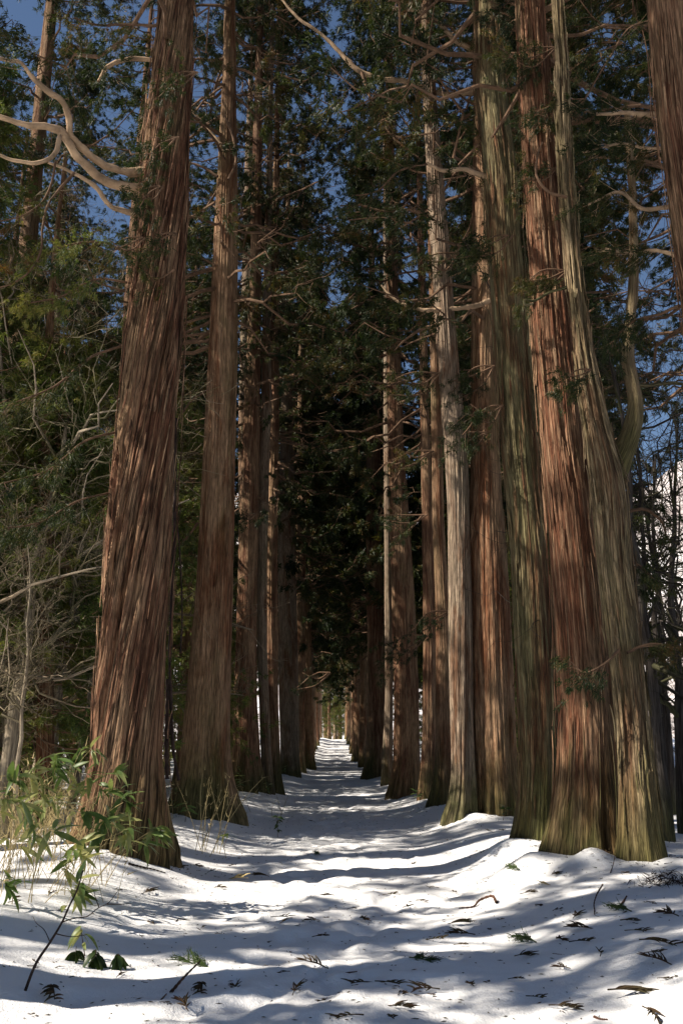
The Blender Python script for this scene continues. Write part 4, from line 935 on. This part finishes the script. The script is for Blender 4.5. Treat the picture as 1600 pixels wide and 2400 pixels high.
# countless specks
mb = MB(); rg = np.random.default_rng(88); N = 3000
sx_ = rg.normal(size=N) * 3.2; sy_ = 5.5 + 30 * rg.uniform(0, 1, N) ** 1.5
sz_ = ground(sx_, sy_, True) + .004
a = rg.uniform(0, 6.28, N); l = rg.uniform(.006, .03, N); w_ = rg.uniform(.003, .007, N)
dx, dy = np.cos(a), np.sin(a); c_ = np.stack([sx_, sy_, sz_], -1)
t_ = np.stack([dx * l, dy * l, 0 * l], -1); n_ = np.stack([-dy * w_, dx * w_, 0 * l], -1); up_ = np.array([0, 0, .006])
V = np.stack([c_ - t_, c_ + n_, c_ + t_ + up_ * .5, c_ - n_, c_ + up_], 1).reshape(-1, 3)
mb.add(V, (np.arange(N)[:, None, None] * 5 + np.array([[0, 3, 4], [3, 2, 4], [2, 1, 4], [1, 0, 4]])).reshape(-1, 3))
sp_ = obj('needle_litter', mb.mesh('needle_litter', [M_litter], False)); sp_['kind'] = 'stuff'; sp_['label'] = 'cedar needles and bark crumbs scattered on the snow'; sp_['category'] = 'litter'
# dry stems
def stems(name, lab, centers, n, h, r, m, sprd, ln=.35):
    rg = np.random.default_rng(len(lab)); Q = []
    for (px, D) in centers:
        for _ in range(n):
            b0 = at(px[0], px[1], D) + rg.normal(size=3) * [sprd, sprd, 0]; b0[2] = float(ground(b0[0], b0[1])) - .02
            hh = h * rg.uniform(.4, 1.2); d = rg.normal(size=3) * ln; d[2] = 1; s = np.linspace(0, 1, 6)[:, None]
            P = b0 + d * hh * s; P[:, 2] -= hh * .25 * s[:, 0] ** 2 * abs(d[0]) * 2; P[:, 0] += rg.normal() * .1 * hh * s[:, 0] ** 2; Q.append(P)
    Q = np.array(Q); mb = MB(); tubes(mb, Q, np.tile(r * np.linspace(1, .4, 6), (len(Q), 1)), 4)
    Bp = Q[:, 3:].reshape(-1, 3); blades(mb, Bp, norm(np.repeat(Q[:, 5] - Q[:, 3], 3, 0)), 2, .12, .010, .5, 0, rg, .2)
    o = obj(name, mb.mesh(name, [m], True)); o['kind'] = 'stuff'; o['label'] = lab; o['category'] = 'dry grass'
stems('dry_grass', 'straw-coloured dry stems among the dwarf bamboo', [(c1(30, 900), 10.5), (c1(120, 900), 11), (c1(220, 900), 10.6), (c1(330, 950), 10.4), (c1(90, 1000), 9.8), (c1(180, 850), 12.0), (c1(50, 800), 13)], 15, 1.05, .0035, M_straw, .35)
stems('dry_shrub_stems', 'thin dry stems at the foot of the sunlit cedar', [(c1(940, 880), 15.2), (c1(985, 860), 15.4)], 6, 1.3, .006, M_straw, .15, .22)
stems('dry_undergrowth', 'dry bamboo and grass stems in the left wood', [((x_, 1800), y_) for x_, y_ in [(20, 15), (120, 17), (60, 19), (180, 21), (10, 24), (140, 27), (420, 24), (60, 32), (190, 36)]], 60, .9, .006, M_straw, 1.0, .4)
